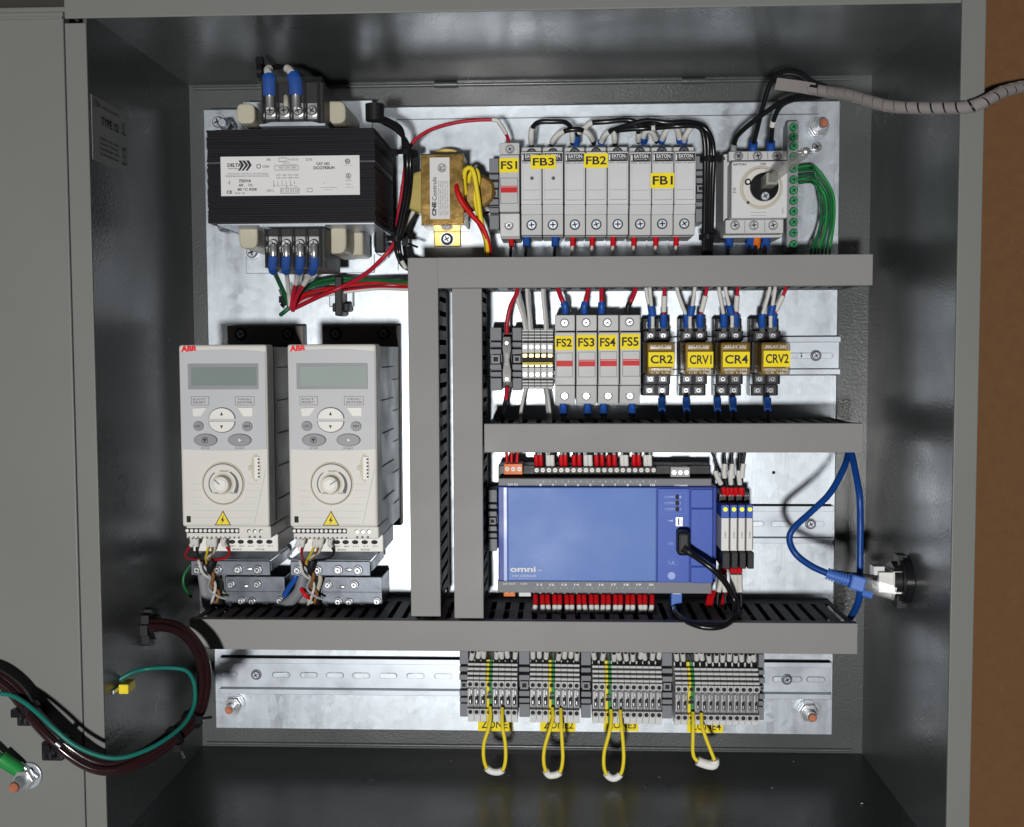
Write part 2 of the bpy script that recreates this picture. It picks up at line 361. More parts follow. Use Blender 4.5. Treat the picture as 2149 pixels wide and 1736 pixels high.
for v, x, y in (('b1',680,265),): 
    p = U(v,x,y,0); build(M().cyl(p.x,p.y,0,.0003,.0016,'slot_dark',12), 'hole', pl)
p = U('c1', 375, 1160, 0)

# ------------------------------------------------------------------ DIN rails
def rail(label, v, x0, x1, yc, screws, slots):
    a = U(v, x0, yc, .004); b = U(v, x1, yc, .004); y = (a.y+b.y)/2; h = .0175
    t = thing('din_rail', label, 'rail', (a.x, y, 0), 'mounting rails screwed to the plate'); m = M()
    m.box(a.x, y-.0125, .0006, b.x, y+.0125, .0018, 'zinc')
    for s in (-1, 1):
        m.box(a.x, y+s*.0125, .0006, b.x, y+s*.0137, .0075, 'zinc'); m.box(a.x, y+s*.0125, .0064, b.x, y+s*h, .0076, 'zinc')
        m.box(a.x+.0008, y+s*.0138, .0001, b.x-.0008, y+s*(h+.001), .0009, 'slot_dark')  # dark strips on the plate paint the shade under the rail lips
    build(m, 'channel', t, bev=.0003)
    for x in slots:
        m = M()
        p = U(v, x, yc, .002).x
        m.prism([(p+s*.006+.0028*math.cos(s*0+q), y+.0028*math.sin(q)) for s in (1,) for q in [-math.pi/2+math.pi*k/8 for k in range(9)]]+[(p-.006+.0028*math.cos(q), y+.0028*math.sin(q)) for q in [math.pi/2+math.pi*k/8 for k in range(9)]], .0019, .0021, 'steel')
        m.prism([(p+.0055+.0022*math.cos(q), y+.0022*math.sin(q)-.0002) for q in [-math.pi/2+math.pi*k/8 for k in range(9)]]+[(p-.0055+.0022*math.cos(q), y+.0022*math.sin(q)-.0002) for q in [math.pi/2+math.pi*k/8 for k in range(9)]], .0021, .0023, 'plate')
        build(m, 'slot', t)
    for x in screws:
        p = U(v, x, yc, .004).x; s = build(M().cyl(p, y, .0018, .0026, .0052, 'dark_steel', 20).screw(p, y, .0036, .0036, 'zinc'), 'screw', t)
    return y
yr1 = rail('zinc mounting rail behind the top row of fuse holders', 'c2', 560, 2060, 612, [], [])
yr2 = rail('zinc mounting rail behind the relays marked CR and CRV', 'c4', 75, 2010, 422, [1882], [1760, 1840, 1925, 1640])
yr3 = rail('zinc mounting rail behind the blue controller', 'b1', -1720, 1185, 702, [998], [520, 735, 960, 1035])
yr4 = rail('long zinc mounting rail along the bottom under the zone terminals', 'd', 462, 1744, 1422, [537, 1652], [480, 590, 648, 703, 758, 815, 872, 930, 1640, 1664, 1712])

# ------------------------------------------------------------------ wiring ducts
DH = .10
def duct(label, v, x0, y0, x1, y1, horiz, group='grey slotted wiring ducts'):
    X0, Y0, X1, Y1 = RC(v, x0, y0, x1, y1, DH)
    t = thing('wiring_duct', label, 'wiring duct', ((X0+X1)/2, Y0, 0), group)
    cv = M().box(X0, Y0, DH-.003, X1, Y1, DH, 'duct')
    if horiz: cv.box(X0, Y0, DH-.009, X1, Y0+.0012, DH-.0031, 'duct').box(X0, Y1-.0012, DH-.009, X1, Y1, DH-.0031, 'duct')
    else: cv.box(X0, Y0, DH-.009, X0+.0012, Y1, DH-.0031, 'duct').box(X1-.0012, Y0, DH-.009, X1, Y1, DH-.0031, 'duct')
    build(cv, 'cover', t, bev=.0010)
    m = M(); e = .0015; a, b, c, dd = X0+e, Y0+e, X1-e, Y1-e
    m.box(a, b, .0003, c, dd, .002, 'duct_body_shaded')
    L = (c-a) if horiz else (dd-b); n = int(L/.0125)
    for s in (0, 1):
        if horiz:
            ya = b if s == 0 else dd-.0015; m.box(a, ya, .002, c, ya+.0015, .022, 'duct_body_shaded')
            for k in range(n+1): x = a+L*k/n; m.box(max(a, x-.004), ya+.00005, .022, min(c, x+.004), ya+.00145, DH-.0031, 'duct_body_shaded')
        else:
            xa = a if s == 0 else c-.0015; m.box(xa, b, .002, xa+.0015, dd, .022, 'duct_body_shaded')
            for k in range(n+1): y = b+L*k/n; m.box(xa+.00005, max(b, y-.004), .022, xa+.00145, min(dd, y+.004), DH-.0031, 'duct_body_shaded')
    build(m, 'slotted_body', t)
    m = M()   # wires packed inside the duct
    for k in range(7):
        u = (k+.7)/8
        if horiz: m.tube([(a+.004+.02*random.random(), b+(dd-b)*u, .03+.05*random.random()), ((a+c)/2, b+(dd-b)*(1-u), .05), (c-.03-.05*random.random(), b+(dd-b)*u, .03+.04*random.random())], .0016, 'black' if k%3 else 'wire_grey', 6, smooth=14)
        else: m.tube([(a+(c-a)*u, b+.004, .03+.05*random.random()), (a+(c-a)*(1-u), (b+dd)/2, .05), (a+(c-a)*u, dd-.004, .03+.05*random.random())], .0016, 'black' if k%3 else 'wire_grey', 6, smooth=14)
    build(m, 'packed_wires', t)
    return X0, Y0, X1, Y1
H1 = duct('grey duct cover running across the top above the FS2 to FS5 row', 'd', 918, 537, 1832, 602, True)
V1 = duct('left upright grey duct beside the right drive', 'd', 859, 541, 922, 1294, False)
V2 = duct('right upright grey duct beside the blue controller', 'd', 951, 605, 1013, 1298, False)
H2 = duct('grey duct between the relay row and the blue controller', 'd', 1016, 889, 1812, 950, True)
H3 = duct('longest grey duct across the bottom above the zone terminals', 'd', 398, 1304, 1800, 1368, True)

# ------------------------------------------------------------------ fuse holders
def sticker(parent, rc, z, s, bold=.022, slant=0):
    st = build(M().r(rc, z+.0001, z+.0004, 'yellow_label'), 'label_sticker', parent)
    w_, h_ = rc[2]-rc[0], rc[3]-rc[1]
    build(M().txt(s, rc[0]+w_*.08, rc[1]+h_*.22, rc[2]-w_*.06, rc[3]-h_*.2, z+.0005, 'ink', bold), 'lettering', st)
    return st
FZ = .066
def fs_holder(v, x0, y0, x1, y1, name_s, st, win, sc_t, sc_b, label, group, capy, boty, dark=False):
    rc = RC(v, x0, y0, x1, y1, FZ-.006); t = thing('fuse_holder', label, 'fuse holder', ((rc[0]+rc[2])/2, rc[1], .006), group)
    X0, Y0, X1, Y1 = rc; g = .0003; capY = U(v, (x0+x1)/2, capy, FZ-.006).y; botY = U(v, (x0+x1)/2, boty, FZ).y
    m = M(); m.box(X0+g, Y0, .008, X1-g, Y1, .050, 'module'); m.box(X0+g, capY+.0006, .050, X1-g, Y1-.0005, FZ-.008, 'module')
    m.hexa([(X0+g,Y0+.001,.050),(X1-g,Y0+.001,.050),(X1-g,botY,.050),(X0+g,botY,.050),(X0+g,Y0+.001,FZ-.010),(X1-g,Y0+.001,FZ-.010),(X1-g,botY,FZ-.006),(X0+g,botY,FZ-.006)], 'module')
    build(m, 'housing', t, bev=.0008)
    c = build(M().box(X0+g, botY+.0006, .0502, X1-g, capY-.0006, FZ, 'module'), 'fuse_carrier', t, bev=.001)
    wr = RC(v, *win, FZ)
    if win[3]:
        fr = (wr[0]-.0004, wr[1]-.0095, wr[2]+.0004, wr[3]+.007); mm = M()
        for b in ((fr[0],fr[1],fr[2],fr[1]+.0004),(fr[0],fr[3]-.0004,fr[2],fr[3]),(fr[0],fr[1]+.0004,fr[0]+.0004,fr[3]-.0004),(fr[2]-.0004,fr[1]+.0004,fr[2],fr[3]-.0004)): mm.box(b[0],b[1],FZ,b[2],b[3],FZ+.0002,'ink_grey')
        build(mm, 'window_outline', c); build(M().r(wr, FZ, FZ+.0005, 'red').box(wr[0],wr[3]-.0011,FZ+.0005,wr[2],wr[3]-.0008,FZ+.0006,'ink_white' if not dark else 'red'), 'indicator_window', c)
    sticker(t, RC(v, *st, FZ), FZ, name_s)
    for (sx, sy), z in ((sc_t, FZ-.008), (sc_b, FZ-.0078)):
        p = U(v, sx, sy, z); build(M().cyl(p.x,p.y,z-.001,z+.0002,.0042,'module_dark',18).screw(p.x, p.y, z+.0003, .0033, 'chrome', random.random()), 'screw', t)
    return t
fs_holder('c2', 682, 282, 818, 918, 'FS1', (682,393,808,486), (692,576,800,620), (752,333), (745,838), 'grey fuse holder with yellow FS1 sticker at the left end of the top row', 'single fuse holders marked FS', 372, 752)
for i, (x0,x1,st,win,a,b) in enumerate([(447,561,(450,310,548,388),(458,447,545,478),(502,240),(502,640)), (564,681,(568,305,672,388),(580,442,668,478),(620,238),(620,640)),
        (684,800,(688,305,787,388),(698,440,787,477),(736,238),(740,640)), (803,919,(808,300,914,385),(822,438,912,474),(858,235),(860,640))]):
    fs_holder('c4', x0, 192, x1, 690, 'FS%d' % (i+2), st, win, a, b, 'grey fuse holder with red window and yellow FS%d sticker' % (i+2), 'single fuse holders marked FS', 287, 585, i == 0)

def fuse_block(xs, xb, label, st, st_txt, leds):
    n = len(xs)-1; Zb = .056; v = 'c2'
    X0 = (U(v, xs[0], 400, FZ).x+U(v, xb[0], 800, FZ).x)/2; X1 = (U(v, xs[-1], 400, FZ).x+U(v, xb[-1], 800, FZ).x)/2
    ys = [U(v, (xs[0]+xs[-1])/2, y, FZ).y for y in (300, 348, 700, 760, 900)]
    t = thing('fuse_block', label, 'fuse block', ((X0+X1)/2, ys[4], .006), 'finger safe fuse blocks marked FB')
    P = (X1-X0)/n; g = .00035
    for k in range(n):
        a, b = X0+P*k+g, X0+P*(k+1)-g; c = (a+b)/2
        m = M(); m.box(a, ys[4], .008, b, ys[0], .05, 'module'); 
        m.box(a+.0005, ys[1]+.002, .05, b-.0005, ys[0]-.0005, Zb-.001, 'module')
        m.box(a, ys[4]+.0004, .0501, b, ys[3], FZ-.005, 'module')
        m.hexa([(a,ys[3],.0501),(b,ys[3],.0501),(b,ys[2],.0501),(a,ys[2],.0501),(a,ys[3],FZ-.005),(b,ys[3],FZ-.005),(b,ys[2],FZ),(a,ys[2],FZ)], 'module_light')
        pole = build(m, 'pole_housing', t, bev=.0006)
        cap = M().box(a, ys[2]+.0002, .0502, b, ys[1], FZ, 'module_light'); cp = build(cap, 'fuse_carrier', t, bev=.0009)
        mm = M(); lw = (b-a); y0, y1 = ys[2]+.004, ys[1]-.0125
        mm.box(a+lw*.08, y0, FZ, a+lw*.11, y1, FZ+.0003, 'module'); mm.box(b-lw*.11, y0, FZ, b-lw*.08, y1, FZ+.0003, 'module'); mm.box(a+lw*.08, y0, FZ, b-lw*.08, y0+.0004, FZ+.00032, 'module_dark'); mm.box(a+lw*.08, y0+.0085, FZ, b-lw*.08, y0+.0088, FZ+.00025, 'module_dark')
        build(mm, 'grip_ridge', cp)
        # printed black rating patch
        yp1, yp0 = ys[1]-.0015, ys[1]-.0105; mm = M().box(a+.0006, yp0+.002, FZ, b-.0006, yp1, FZ+.00015, 'ink')
        mm.txt('EATON', c-lw*.3, yp1-.004, c+lw*.34, yp1-.0008, FZ+.0003, 'ink_white', .02); mm.txt('CHM1DU 30A', c-lw*.3, yp1-.0055, c+lw*.3, yp1-.0045, FZ+.0003, 'ink_white')
        mm.box(a+.001, yp0+.003, FZ, a+.0022, yp1-.001, FZ+.0003, 'ink_white'); mm.box(b-.0028, yp0+.003, FZ, b-.0014, yp1-.002, FZ+.0003, 'ink_grey')
        mm.txt('600V 50-60Hz', a+.001, yp0+.0002, b-.001, yp0+.0015, FZ+.0002, 'ink')
        build(mm, 'rating_print', cp)
        if leds: 
            p = U(v, [890,1035][k], 525, FZ); build(M().cyl(c+.0005, p.y, FZ, FZ+.0004, .0018, 'module_dark', 14).cyl(c+.0005, p.y, FZ+.0004, FZ+.0006, .0009, 'ink', 10), 'indicator_hole', cp)
        sy = U(v, 1000, 830, FZ).y; ty = U(v, 1000, 345, FZ).y
        for yy, z in ((sy, FZ-.0047), (ty, Zb-.0008)):
            build(M().cyl(c,yy,z-.001,z+.0003,.0046,'slot_dark',20).screw(c, yy, z+.0004, .0040, 'zinc' if z > Zb else 'dark_steel', random.random()), 'screw', pole)
    sticker(t, RC(v, *st, FZ+.0004), FZ+.0003, st_txt)
    return t
fuse_block([826,966,1110],[820,960,1104],'two pole grey fuse block with yellow FB3 sticker',(890,372,1055,462),'FB3',True)
fuse_block([1114,1255,1400,1548],[1108,1250,1390,1532],'three pole grey fuse block with yellow FB2 sticker',(1243,360,1400,455),'FB2',False)
fuse_block([1552,1698,1845,2000],[1536,1680,1825,1972],'three pole grey fuse block with yellow FB1 sticker stuck mid height',(1685,490,1840,590),'FB1',False)

def end_bracket(v, x0, y0, x1, y1, h, label):
    X0, Y0, X1, Y1 = RC(v, x0, y0, x1, y1, h); H = Y1-Y0; yc = (Y0+Y1)/2
    t = thing('end_bracket', label, 'end stop', ((X0+X1)/2, Y0, .006), 'grey end stops on the rails')
    m = M(); g = .0002
    m.box(X0+g, Y0, .006, X1-g, Y1, h-.012, 'bracket')
    for a, b, z in ((0,.2,h-.004),(.23,.30,h-.002),(.34,.42,h),(.58,.66,h),(.70,.77,h-.002),(.8,1,h-.004)): m.box(X0+g, Y0+H*a, h-.0121, X1-g, Y0+H*b, z, 'bracket')
    build(m, 'stop_body', t, bev=.0005)
    xc = (X0+X1)/2; w2 = (X1-X0)*.36
    build(M().box(xc-w2, yc-w2, h-.0119, xc+w2, yc+w2, h-.001, 'module_dark').box(xc-w2*.55, yc-w2*.55, h-.001, xc+w2*.55, yc+w2*.55, h-.0008, 'slot_dark'), 'clamp_screw', t)
end_bracket('c2', 612, 388, 678, 860, .048, 'ribbed grey end stop left of the FS1 fuse holder')
end_bracket('c2', 1985, 372, 2046, 810, .048, 'ribbed grey end stop right of the FB1 fuse block')
end_bracket('c4', 92, 265, 156, 612, .045, 'ribbed grey end stop left of the black inline fuse terminal')
end_bracket('c4', 214, 265, 267, 612, .045, 'ribbed grey end stop right of the black inline fuse terminal')
end_bracket('c5', 75, 355, 140, 800, .04, 'ribbed grey end stop left of the blue controller')

# black fuse terminal between the two stops
X0,Y0,X1,Y1 = RC('c4', 156, 288, 214, 600, .055)
t = thing('fuse_terminal', 'narrow black fuse terminal between two grey end stops', 'fuse terminal', ((X0+X1)/2, Y0, .006)); xc=(X0+X1)/2; H=Y1-Y0
build(M().box(X0,Y0,.008,X1,Y1,.043,'black').prism([(X0+.001,Y0+H*.1),(X1-.001,Y0+H*.1),(X1-.0005,Y0+H*.3),(X1-.002,Y0+H*.5),(X1-.0005,Y0+H*.7),(X1-.001,Y0+H*.92),(X0+.001,Y0+H*.92),(X0+.0005,Y0+H*.7),(X0+.002,Y0+H*.5),(X0+.0005,Y0+H*.3)],.0431,.055,'black_gloss'),'housing',t,bev=.0006)
for f in (.17,.8): build(M().screw(xc, Y0+H*f, .0553, .0017, 'chrome'), 'screw', t)
build(M().txt('4A FUSE', xc-.001, Y0+H*.4, xc+.001, Y0+H*.62, .0553, 'ink_white', 0, 90), 'lettering', t)

# five small grey feed terminals
for k in range(5):
    a = 268+34.4*k; X0,Y0,X1,Y1 = RC('c4', a, 268, a+34, 606, .045)
    t = thing('feed_terminal', ORD[k]+' of the five thin grey terminals left of fuse holder FS2', 'terminal', ((X0+X1)/2, Y0, .006), 'thin grey feed terminals'); H=Y1-Y0; xc=(X0+X1)/2; g=.00015
    m = M().box(X0+g,Y0,.008,X1-g,Y1,.030,'terminal').box(X0+g,Y0+H*.2,.030,X1-g,Y0+H*.76,.045,'module')
    for j,f in enumerate((.80,.85,.9,.95)): m.box(X0+g,Y0+H*f,.030,X1-g,Y0+H*(f+.03),.044-.003*j,'terminal')
    for j,f in enumerate((.02,.07,.12)): m.box(X0+g,Y0+H*f,.030,X1-g,Y0+H*(f+.03),.036+.003*j,'terminal')
    build(m,'housing',t,bev=.0003)
    for f in (.25,.695): build(M().cyl(xc,Y0+H*f,.0445,.0452,.0021,'ink_grey',12).cyl(xc,Y0+H*f,.0450,.0456,.0017,'chrome',12), 'screw', t)
    build(M().box(X0+.0002,Y0+H*.36,.0451,X1-.0002,Y0+H*.60,.0454,'slot_dark').box(X0+.001,Y0+H*.38,.0453,X1-.001,Y0+H*.44,.046,'chrome').box(X0+.001,Y0+H*.53,.0453,X1-.001,Y0+H*.58,.046,'gold_bracket'),'contact',t)
X0,Y0,X1,Y1 = RC('c4', 272, 456, 436, 472, .047)
tag(build(M().box(X0,Y0,.046,X1,Y1,.0478,'yellow').box(X0+.003,(Y0+Y1)/2-.0002,.0478,X1-.003,(Y0+Y1)/2+.0003,.048,'ink'),'jumper_bar',None,(X0,Y0,.046),bev=.0003),'yellow jumper bar across the five thin grey terminals','jumper')

# ------------------------------------------------------------------ relays
def relay(case, sock, stk, s):
    t0 = RC('c4', *sock, .03); t = thing('relay', 'amber cased plug-in relay with yellow %s sticker on a black screw socket' % s, 'relay', ((t0[0]+t0[2])/2, t0[1], .006), 'plug-in relays with yellow stickers')
    X0,Y0,X1,Y1 = t0; H=Y1-Y0; W=X1-X0; yA = Y0+H*.27; yB = Y0+H*.74
    m = M().box(X0,Y0,.0075,X1,Y1,.022,'black')
    for a,b,z in ((0,.15,.025),(.15,.29,.034),(.29,.70,.030),(.70,.84,.034),(.84,1,.025)):
        m.box(X0+.0005,Y0+H*a,.0221,X1-.0005,Y0+H*b-.0003,z-.0003,'black')
        for q in (0,1): 
            if z in (.025,.034): m.box(X0+.0002+q*(W-.0016),Y0+H*a+.0004,.022,X0+.0014+q*(W-.0016),Y0+H*b-.0006,z+.003,'black_gloss')
        if z in (.025,.034): m.box((X0+X1)/2-.0008,Y0+H*a+.0004,.022,(X0+X1)/2+.0008,Y0+H*b-.0006,z+.003,'black_gloss')
    build(m,'socket',t,bev=.0004)
    for f,z in ((.07,.025),(.22,.034),(.77,.034),(.91,.025)):
        for u in (.27,.73): build(M().box(X0+W*u-.0032,Y0+H*f-.0026,z-.0003,X0+W*u+.0032,Y0+H*f+.0026,z+.0006,'dark_steel').screw(X0+W*u,Y0+H*f,z+.001,.0025,'chrome',random.random()*1.5),'screw',t)
    zc=.070; c = RC('c4', *case, zc)
    build(M().box(c[0]+.002,c[1]+.002,.036,c[2]-.002,c[3]-.002,.060,'relay_inside').tube([((c[0]+c[2])/2-.006,(c[1]+c[3])/2,.0605),((c[0]+c[2])/2+.006,(c[1]+c[3])/2,.0605)],.004,'copper',12).box(c[0]+.003,c[3]-.006,.06,c[2]-.003,c[3]-.004,.066,'chrome').box(c[0]+.004,c[1]+.004,.06,c[2]-.004,c[1]+.006,.066,'chrome'),'coil',t)
    cs = build(M().r(c,.034,zc,'amber'),'clear_case',t,bev=.0022,seg=3)
    cx=(c[0]+c[2])/2; mm=M(); yy=c[3]-.0038
    mm.txt('RELAY 24V', cx-.009, yy-.001, cx+.009, yy+.0012, zc+.0003, 'ink_white'); mm.txt('10A 250V ~ 1/3HP', cx-.010, c[1]+.0035, cx+.010, c[1]+.0055, zc+.0003, 'ink_white'); mm.txt('CE UL', cx-.009, c[1]+.0012, cx+.008, c[1]+.0028, zc+.0003, 'ink_white')
    build(mm,'print',cs)
    sticker(t, RC('c4', *stk, zc+.0008), zc+.0004, s)
    return X0,Y0,X1,Y1
RS = [relay((955,345,1108,525),(930,212,1080,640),(962,400,1104,480),'CR2'), relay((1163,345,1316,525),(1130,212,1280,640),(1177,398,1317,485),'CRV1'),
      relay((1358,345,1522,525),(1325,212,1475,640),(1370,398,1517,482),'CR4'), relay((1582,345,1742,525),(1525,212,1678,640),(1593,392,1740,480),'CRV2')]

# ------------------------------------------------------------------ transformers
def big_transformer():
    z1=.125; X0,Y0,X1,Y1 = RC('c1',172,482,1252,1082,z1)
    t = thing('transformer','large black laminated transformer with long silver data label','transformer',((X0+X1)/2,Y0,0))
    m=M(); n=44; H=(Y1-Y0)/n
    for k in range(n):
        e = random.choice([0,0,.0003,.0006]); m.box(X0+e, Y0+H*k+.00008, .028, X1-random.choice([0,0,.0006,.0002]), Y0+H*(k+1)-.00018, z1-random.choice([0,.0002,.0005,.0001]), 'core_edge' if random.random()<.1 else 'core')
    m.box(X0+.001,Y0+.001,.029,X1-.001,Y1-.001,z1-.0012,'core')
    build(m,'laminated_core',t)
    rc=RC('c1',262,656,1153,909,z1); lb=build(M().r(rc,z1,z1+.0005,'label'),'data_label',t)
    L=rc[2]-rc[0]; h=rc[3]-rc[1]; z=z1+.0007; m=M()
    def tx(s,u0,v0,u1,v1,mm='ink',b=0): m.txt(s,rc[0]+L*u0,rc[3]-h*v1,rc[0]+L*u1,rc[3]-h*v0,z,mm,b)
    def ln(u0,v0,u1,v1): m.box(rc[0]+L*u0,rc[3]-h*v1,z-.0002,rc[0]+L*u1,rc[3]-h*v0,z,'ink_grey')
    def fr(u0,v0,u1,v1):
        ln(u0,v0,u1,v0+.012); ln(u0,v1-.012,u1,v1); ln(u0,v0+.012,u0+.0025,v1-.012); ln(u1-.0025,v0+.012,u1,v1-.012)
    tx('DELTA',.05,.17,.15,.26,b=.03); tx('TRANSFORMERS',.05,.29,.13,.32)
    for k,(a,b) in enumerate(((.13,.17),(.155,.2),(.185,.225))):
        m.prism([(rc[0]+L*(a),rc[3]-h*.1),(rc[0]+L*(a+.02),rc[3]-h*.1),(rc[0]+L*(b),rc[3]-h*.22),(rc[0]+L*(a+.01),rc[3]-h*.36),(rc[0]+L*(a-.005),rc[3]-h*.36),(rc[0]+L*(b-.02),rc[3]-h*.22)],z-.0001,z,'ink')
    m.ring(rc[0]+L*.275,rc[3]-h*.25,z-.0002,z,.0014,.0019,'ink'); tx('CORE',.3,.23,.35,.29)
    tx('INDUSTRIAL CONTROL TRANSFORMER',.05,.42,.34,.45,'ink_grey'); tx('TRANSFORMATEUR DE CONTROLE INDUSTRIEL',.03,.49,.35,.52,'ink_grey'); ln(.03,.47,.35,.475)
    tx('750VA',.13,.58,.22,.66,b=.02); tx('60',.13,.69,.16,.76,b=.02); tx('Hz',.2,.69,.23,.76); tx('80 °C RISE',.12,.8,.26,.87,b=.02); tx('CE',.04,.86,.08,.94,b=.03); tx('MAX  50',.1,.91,.17,.95)
    ln(.045,.66,.07,.67); ln(.06,.6,.063,.72)
    tx('PRI',.335,.06,.36,.12); fr(.42,.04,.48,.14); tx('H1 H2 H3',.49,.06,.56,.12,'ink_grey'); fr(.39,.24,.56,.36); tx('460 230 208',.42,.27,.54,.32,'ink_grey'); ln(.45,.17,.5,.18); ln(.44,.21,.55,.215)
    tx('240 x 480  230 x 460',.40,.46,.56,.5,'ink_grey'); tx('220 x 440  208 x 416',.40,.53,.56,.57,'ink_grey')
    for k in range(6): ln(.38+k*.03,.62+.03*(k%2),.383+k*.03,.8-.04*(k%3)); ln(.38+k*.03,.74+.02*(k%2),.4+k*.03,.75+.02*(k%2))
    tx('(SEC)',.33,.84,.38,.92,'ink_grey'); tx('X1 X2 X3 X4',.43,.84,.56,.92,'ink_grey'); fr(.43,.81,.565,.95); tx('S/0',.615,.06,.66,.13,'ink_grey')
    tx('CAT. NO.',.69,.17,.79,.24,b=.03); tx('DCO750UH',.67,.27,.82,.35,b=.03); fr(.62,.82,.66,.92); tx('V',.74,.68,.75,.72); tx('DELTA TRANSFORMERS INC',.72,.8,.84,.82,'ink_grey'); tx('GRANBY QC',.74,.86,.8,.88,'ink_grey')
    m.ring(rc[0]+L*.915,rc[3]-h*.15,z-.0002,z,.0015,.0021,'ink'); tx('SA',.905,.12,.925,.18,b=.03); tx('LR12345',.89,.24,.95,.26,'ink_grey')
    m.ring(rc[0]+L*.92,rc[3]-h*.52,z-.0002,z,.0018,.0022,'ink'); tx('UL',.91,.48,.93,.56,b=.03); tx('LISTED',.9,.62,.94,.65); tx('5085-1',.9,.72,.94,.74); tx('XPTQ',.9,.8,.95,.82)
    build(m,'lettering',lb)
    # steel edge strips and feet
    for y,s in ((Y1,1),(Y0,-1)):
        build(M().box(X0+.006,y,.028,X1-.002,y+s*.0014,z1-.006,'zinc'),'edge_strip',t,bev=.0003)
    a=RC('c1',410,300,1240,1408,.003); build(M().r(a,.0003,.0022,'plate').box(a[0]+.03,Y0-.012,.0022,a[0]+.034,Y0,.028,'zinc').box(X1-.012,Y0-.02,.0022,X1-.008,Y0-.0018,.028,'zinc'),'mounting_foot',t,bev=.0006)
    for x,y in ((463,1275),(1290,1262),(245,440)):
        p=U('c1',x,y,.004); build(M().cyl(p.x,p.y,.0023,.003,.0075,'zinc',20).screw(p.x,p.y,.0045,.0052,'zinc',.3,h=.003),'screw',t)
    for x,y,s in ((275,1100,1),(1165,1098,1),(270,440,-1)):
        p=U('c1',x,y,.03 if s<0 else .07); zb=.005 if s<0 else .05; build(M().cyl(p.x,p.y,zb,zb+.02,.006,'dark_steel',6).cyl(p.x,p.y,zb+.02,zb+.026,.0035,'zinc',12),'core_bolt',t,bev=.0003)
    # cream coil formers, rounded
    for x0,y0,x1,y1 in ((398,345,515,474),(925,330,1088,474),(412,1088,532,1262),(945,1088,1092,1295)):
        r=RC('c1',x0,y0,x1,y1,.07); cx,cy=(r[0]+r[2])/2,(r[1]+r[3])/2
        m=M(); w2,h2=(r[2]-r[0])/2,(r[3]-r[1])/2; top = y0<600
        pts=[(cx+w2*math.copysign(abs(math.cos(q))**.55,math.cos(q)),cy+h2*math.copysign(abs(math.sin(q))**.55,math.sin(q))) for q in [2*math.pi*k/28 for k in range(28)]]
        m.prism(pts,.02,.088,'bobbin'); build(m,'coil_former',t,bev=.002)
    rr=RC('c1',690,1088,1180,1300,.045); build(M().r(rr,.012,.05,'bobbin').box(rr[2]-.014,rr[1]+.004,.05,rr[2]-.010,rr[3],.062,'black').box(rr[0]+.08,rr[1]+.002,.05,rr[0]+.09,rr[3],.055,'black'),'coil',t,bev=.004)
    # terminal blocks
    def tb(x0,y0,x1,y1,ys,xs,zt):
        r=RC('c1',x0,y0,x1,y1,zt); b=build(M().r(r,.05,zt-.014,'black'),'terminal_block',t,bev=.0006); W=r[2]-r[0]
        m=M(); sy=U('c1',xs[0],ys,zt-.01).y
        for x in [ (xs[k]+xs[k+1])/2 for k in range(3)]+[xs[0]-43,xs[3]+43]:
            p=U('c1',x,ys,zt-.01).x; m.box(p-.0006,r[1]+.001,zt-.014,p+.0006,r[3]-.001,zt-.006,'black_gloss')
        build(m,'divider',b)
        for x in xs:
            p=U('c1',x,ys,zt-.012); build(M().box(p.x-.004,p.y-.0065,zt-.0139,p.x+.004,p.y+.0065,zt-.0132,'chrome').screw(p.x,p.y,zt-.0118,.0041,'chrome',random.random()*1.5,h=.002),'screw',b)
        build(M().r((r[0]-.001,r[1]-.001,r[2]+.001,r[3]+.001),zt-.0015,zt,'clear').box(r[0]-.0012,r[1]-.001,zt-.012,r[0]-.0002,r[3]+.001,zt-.0016,'clear').box(r[2]+.0002,r[1]-.001,zt-.012,r[2]+.0012,r[3]+.001,zt-.0016,'clear'),'clear_cover',b)
        return r
    tb(505,155,900,432,365,(580,668,757,847),.125); tb(532,1108,912,1376,1222,(598,683,771,858),.125)
    for yy,s in ((450,1),(1095,-1)):
        r=RC('c1',540,yy-14,895,yy+12,.118); a=RC('c1',510,yy-10,930,yy+2,.118)
        build(M().prism([(a[0],r[1]),(r[0],r[1]),(r[0]+.006,r[1]-.0 if s>0 else r[1]),(r[2],r[1]),(a[2],r[1]),(a[2],r[1]+.0018),(r[2],r[1]+.0018),(r[2]-.006,r[3]),(r[0]+.006,r[3]),(r[0],r[1]+.0018),(a[0],r[1]+.0018)],.05,.118,'zinc'),'block_bracket',t)
big_transformer()
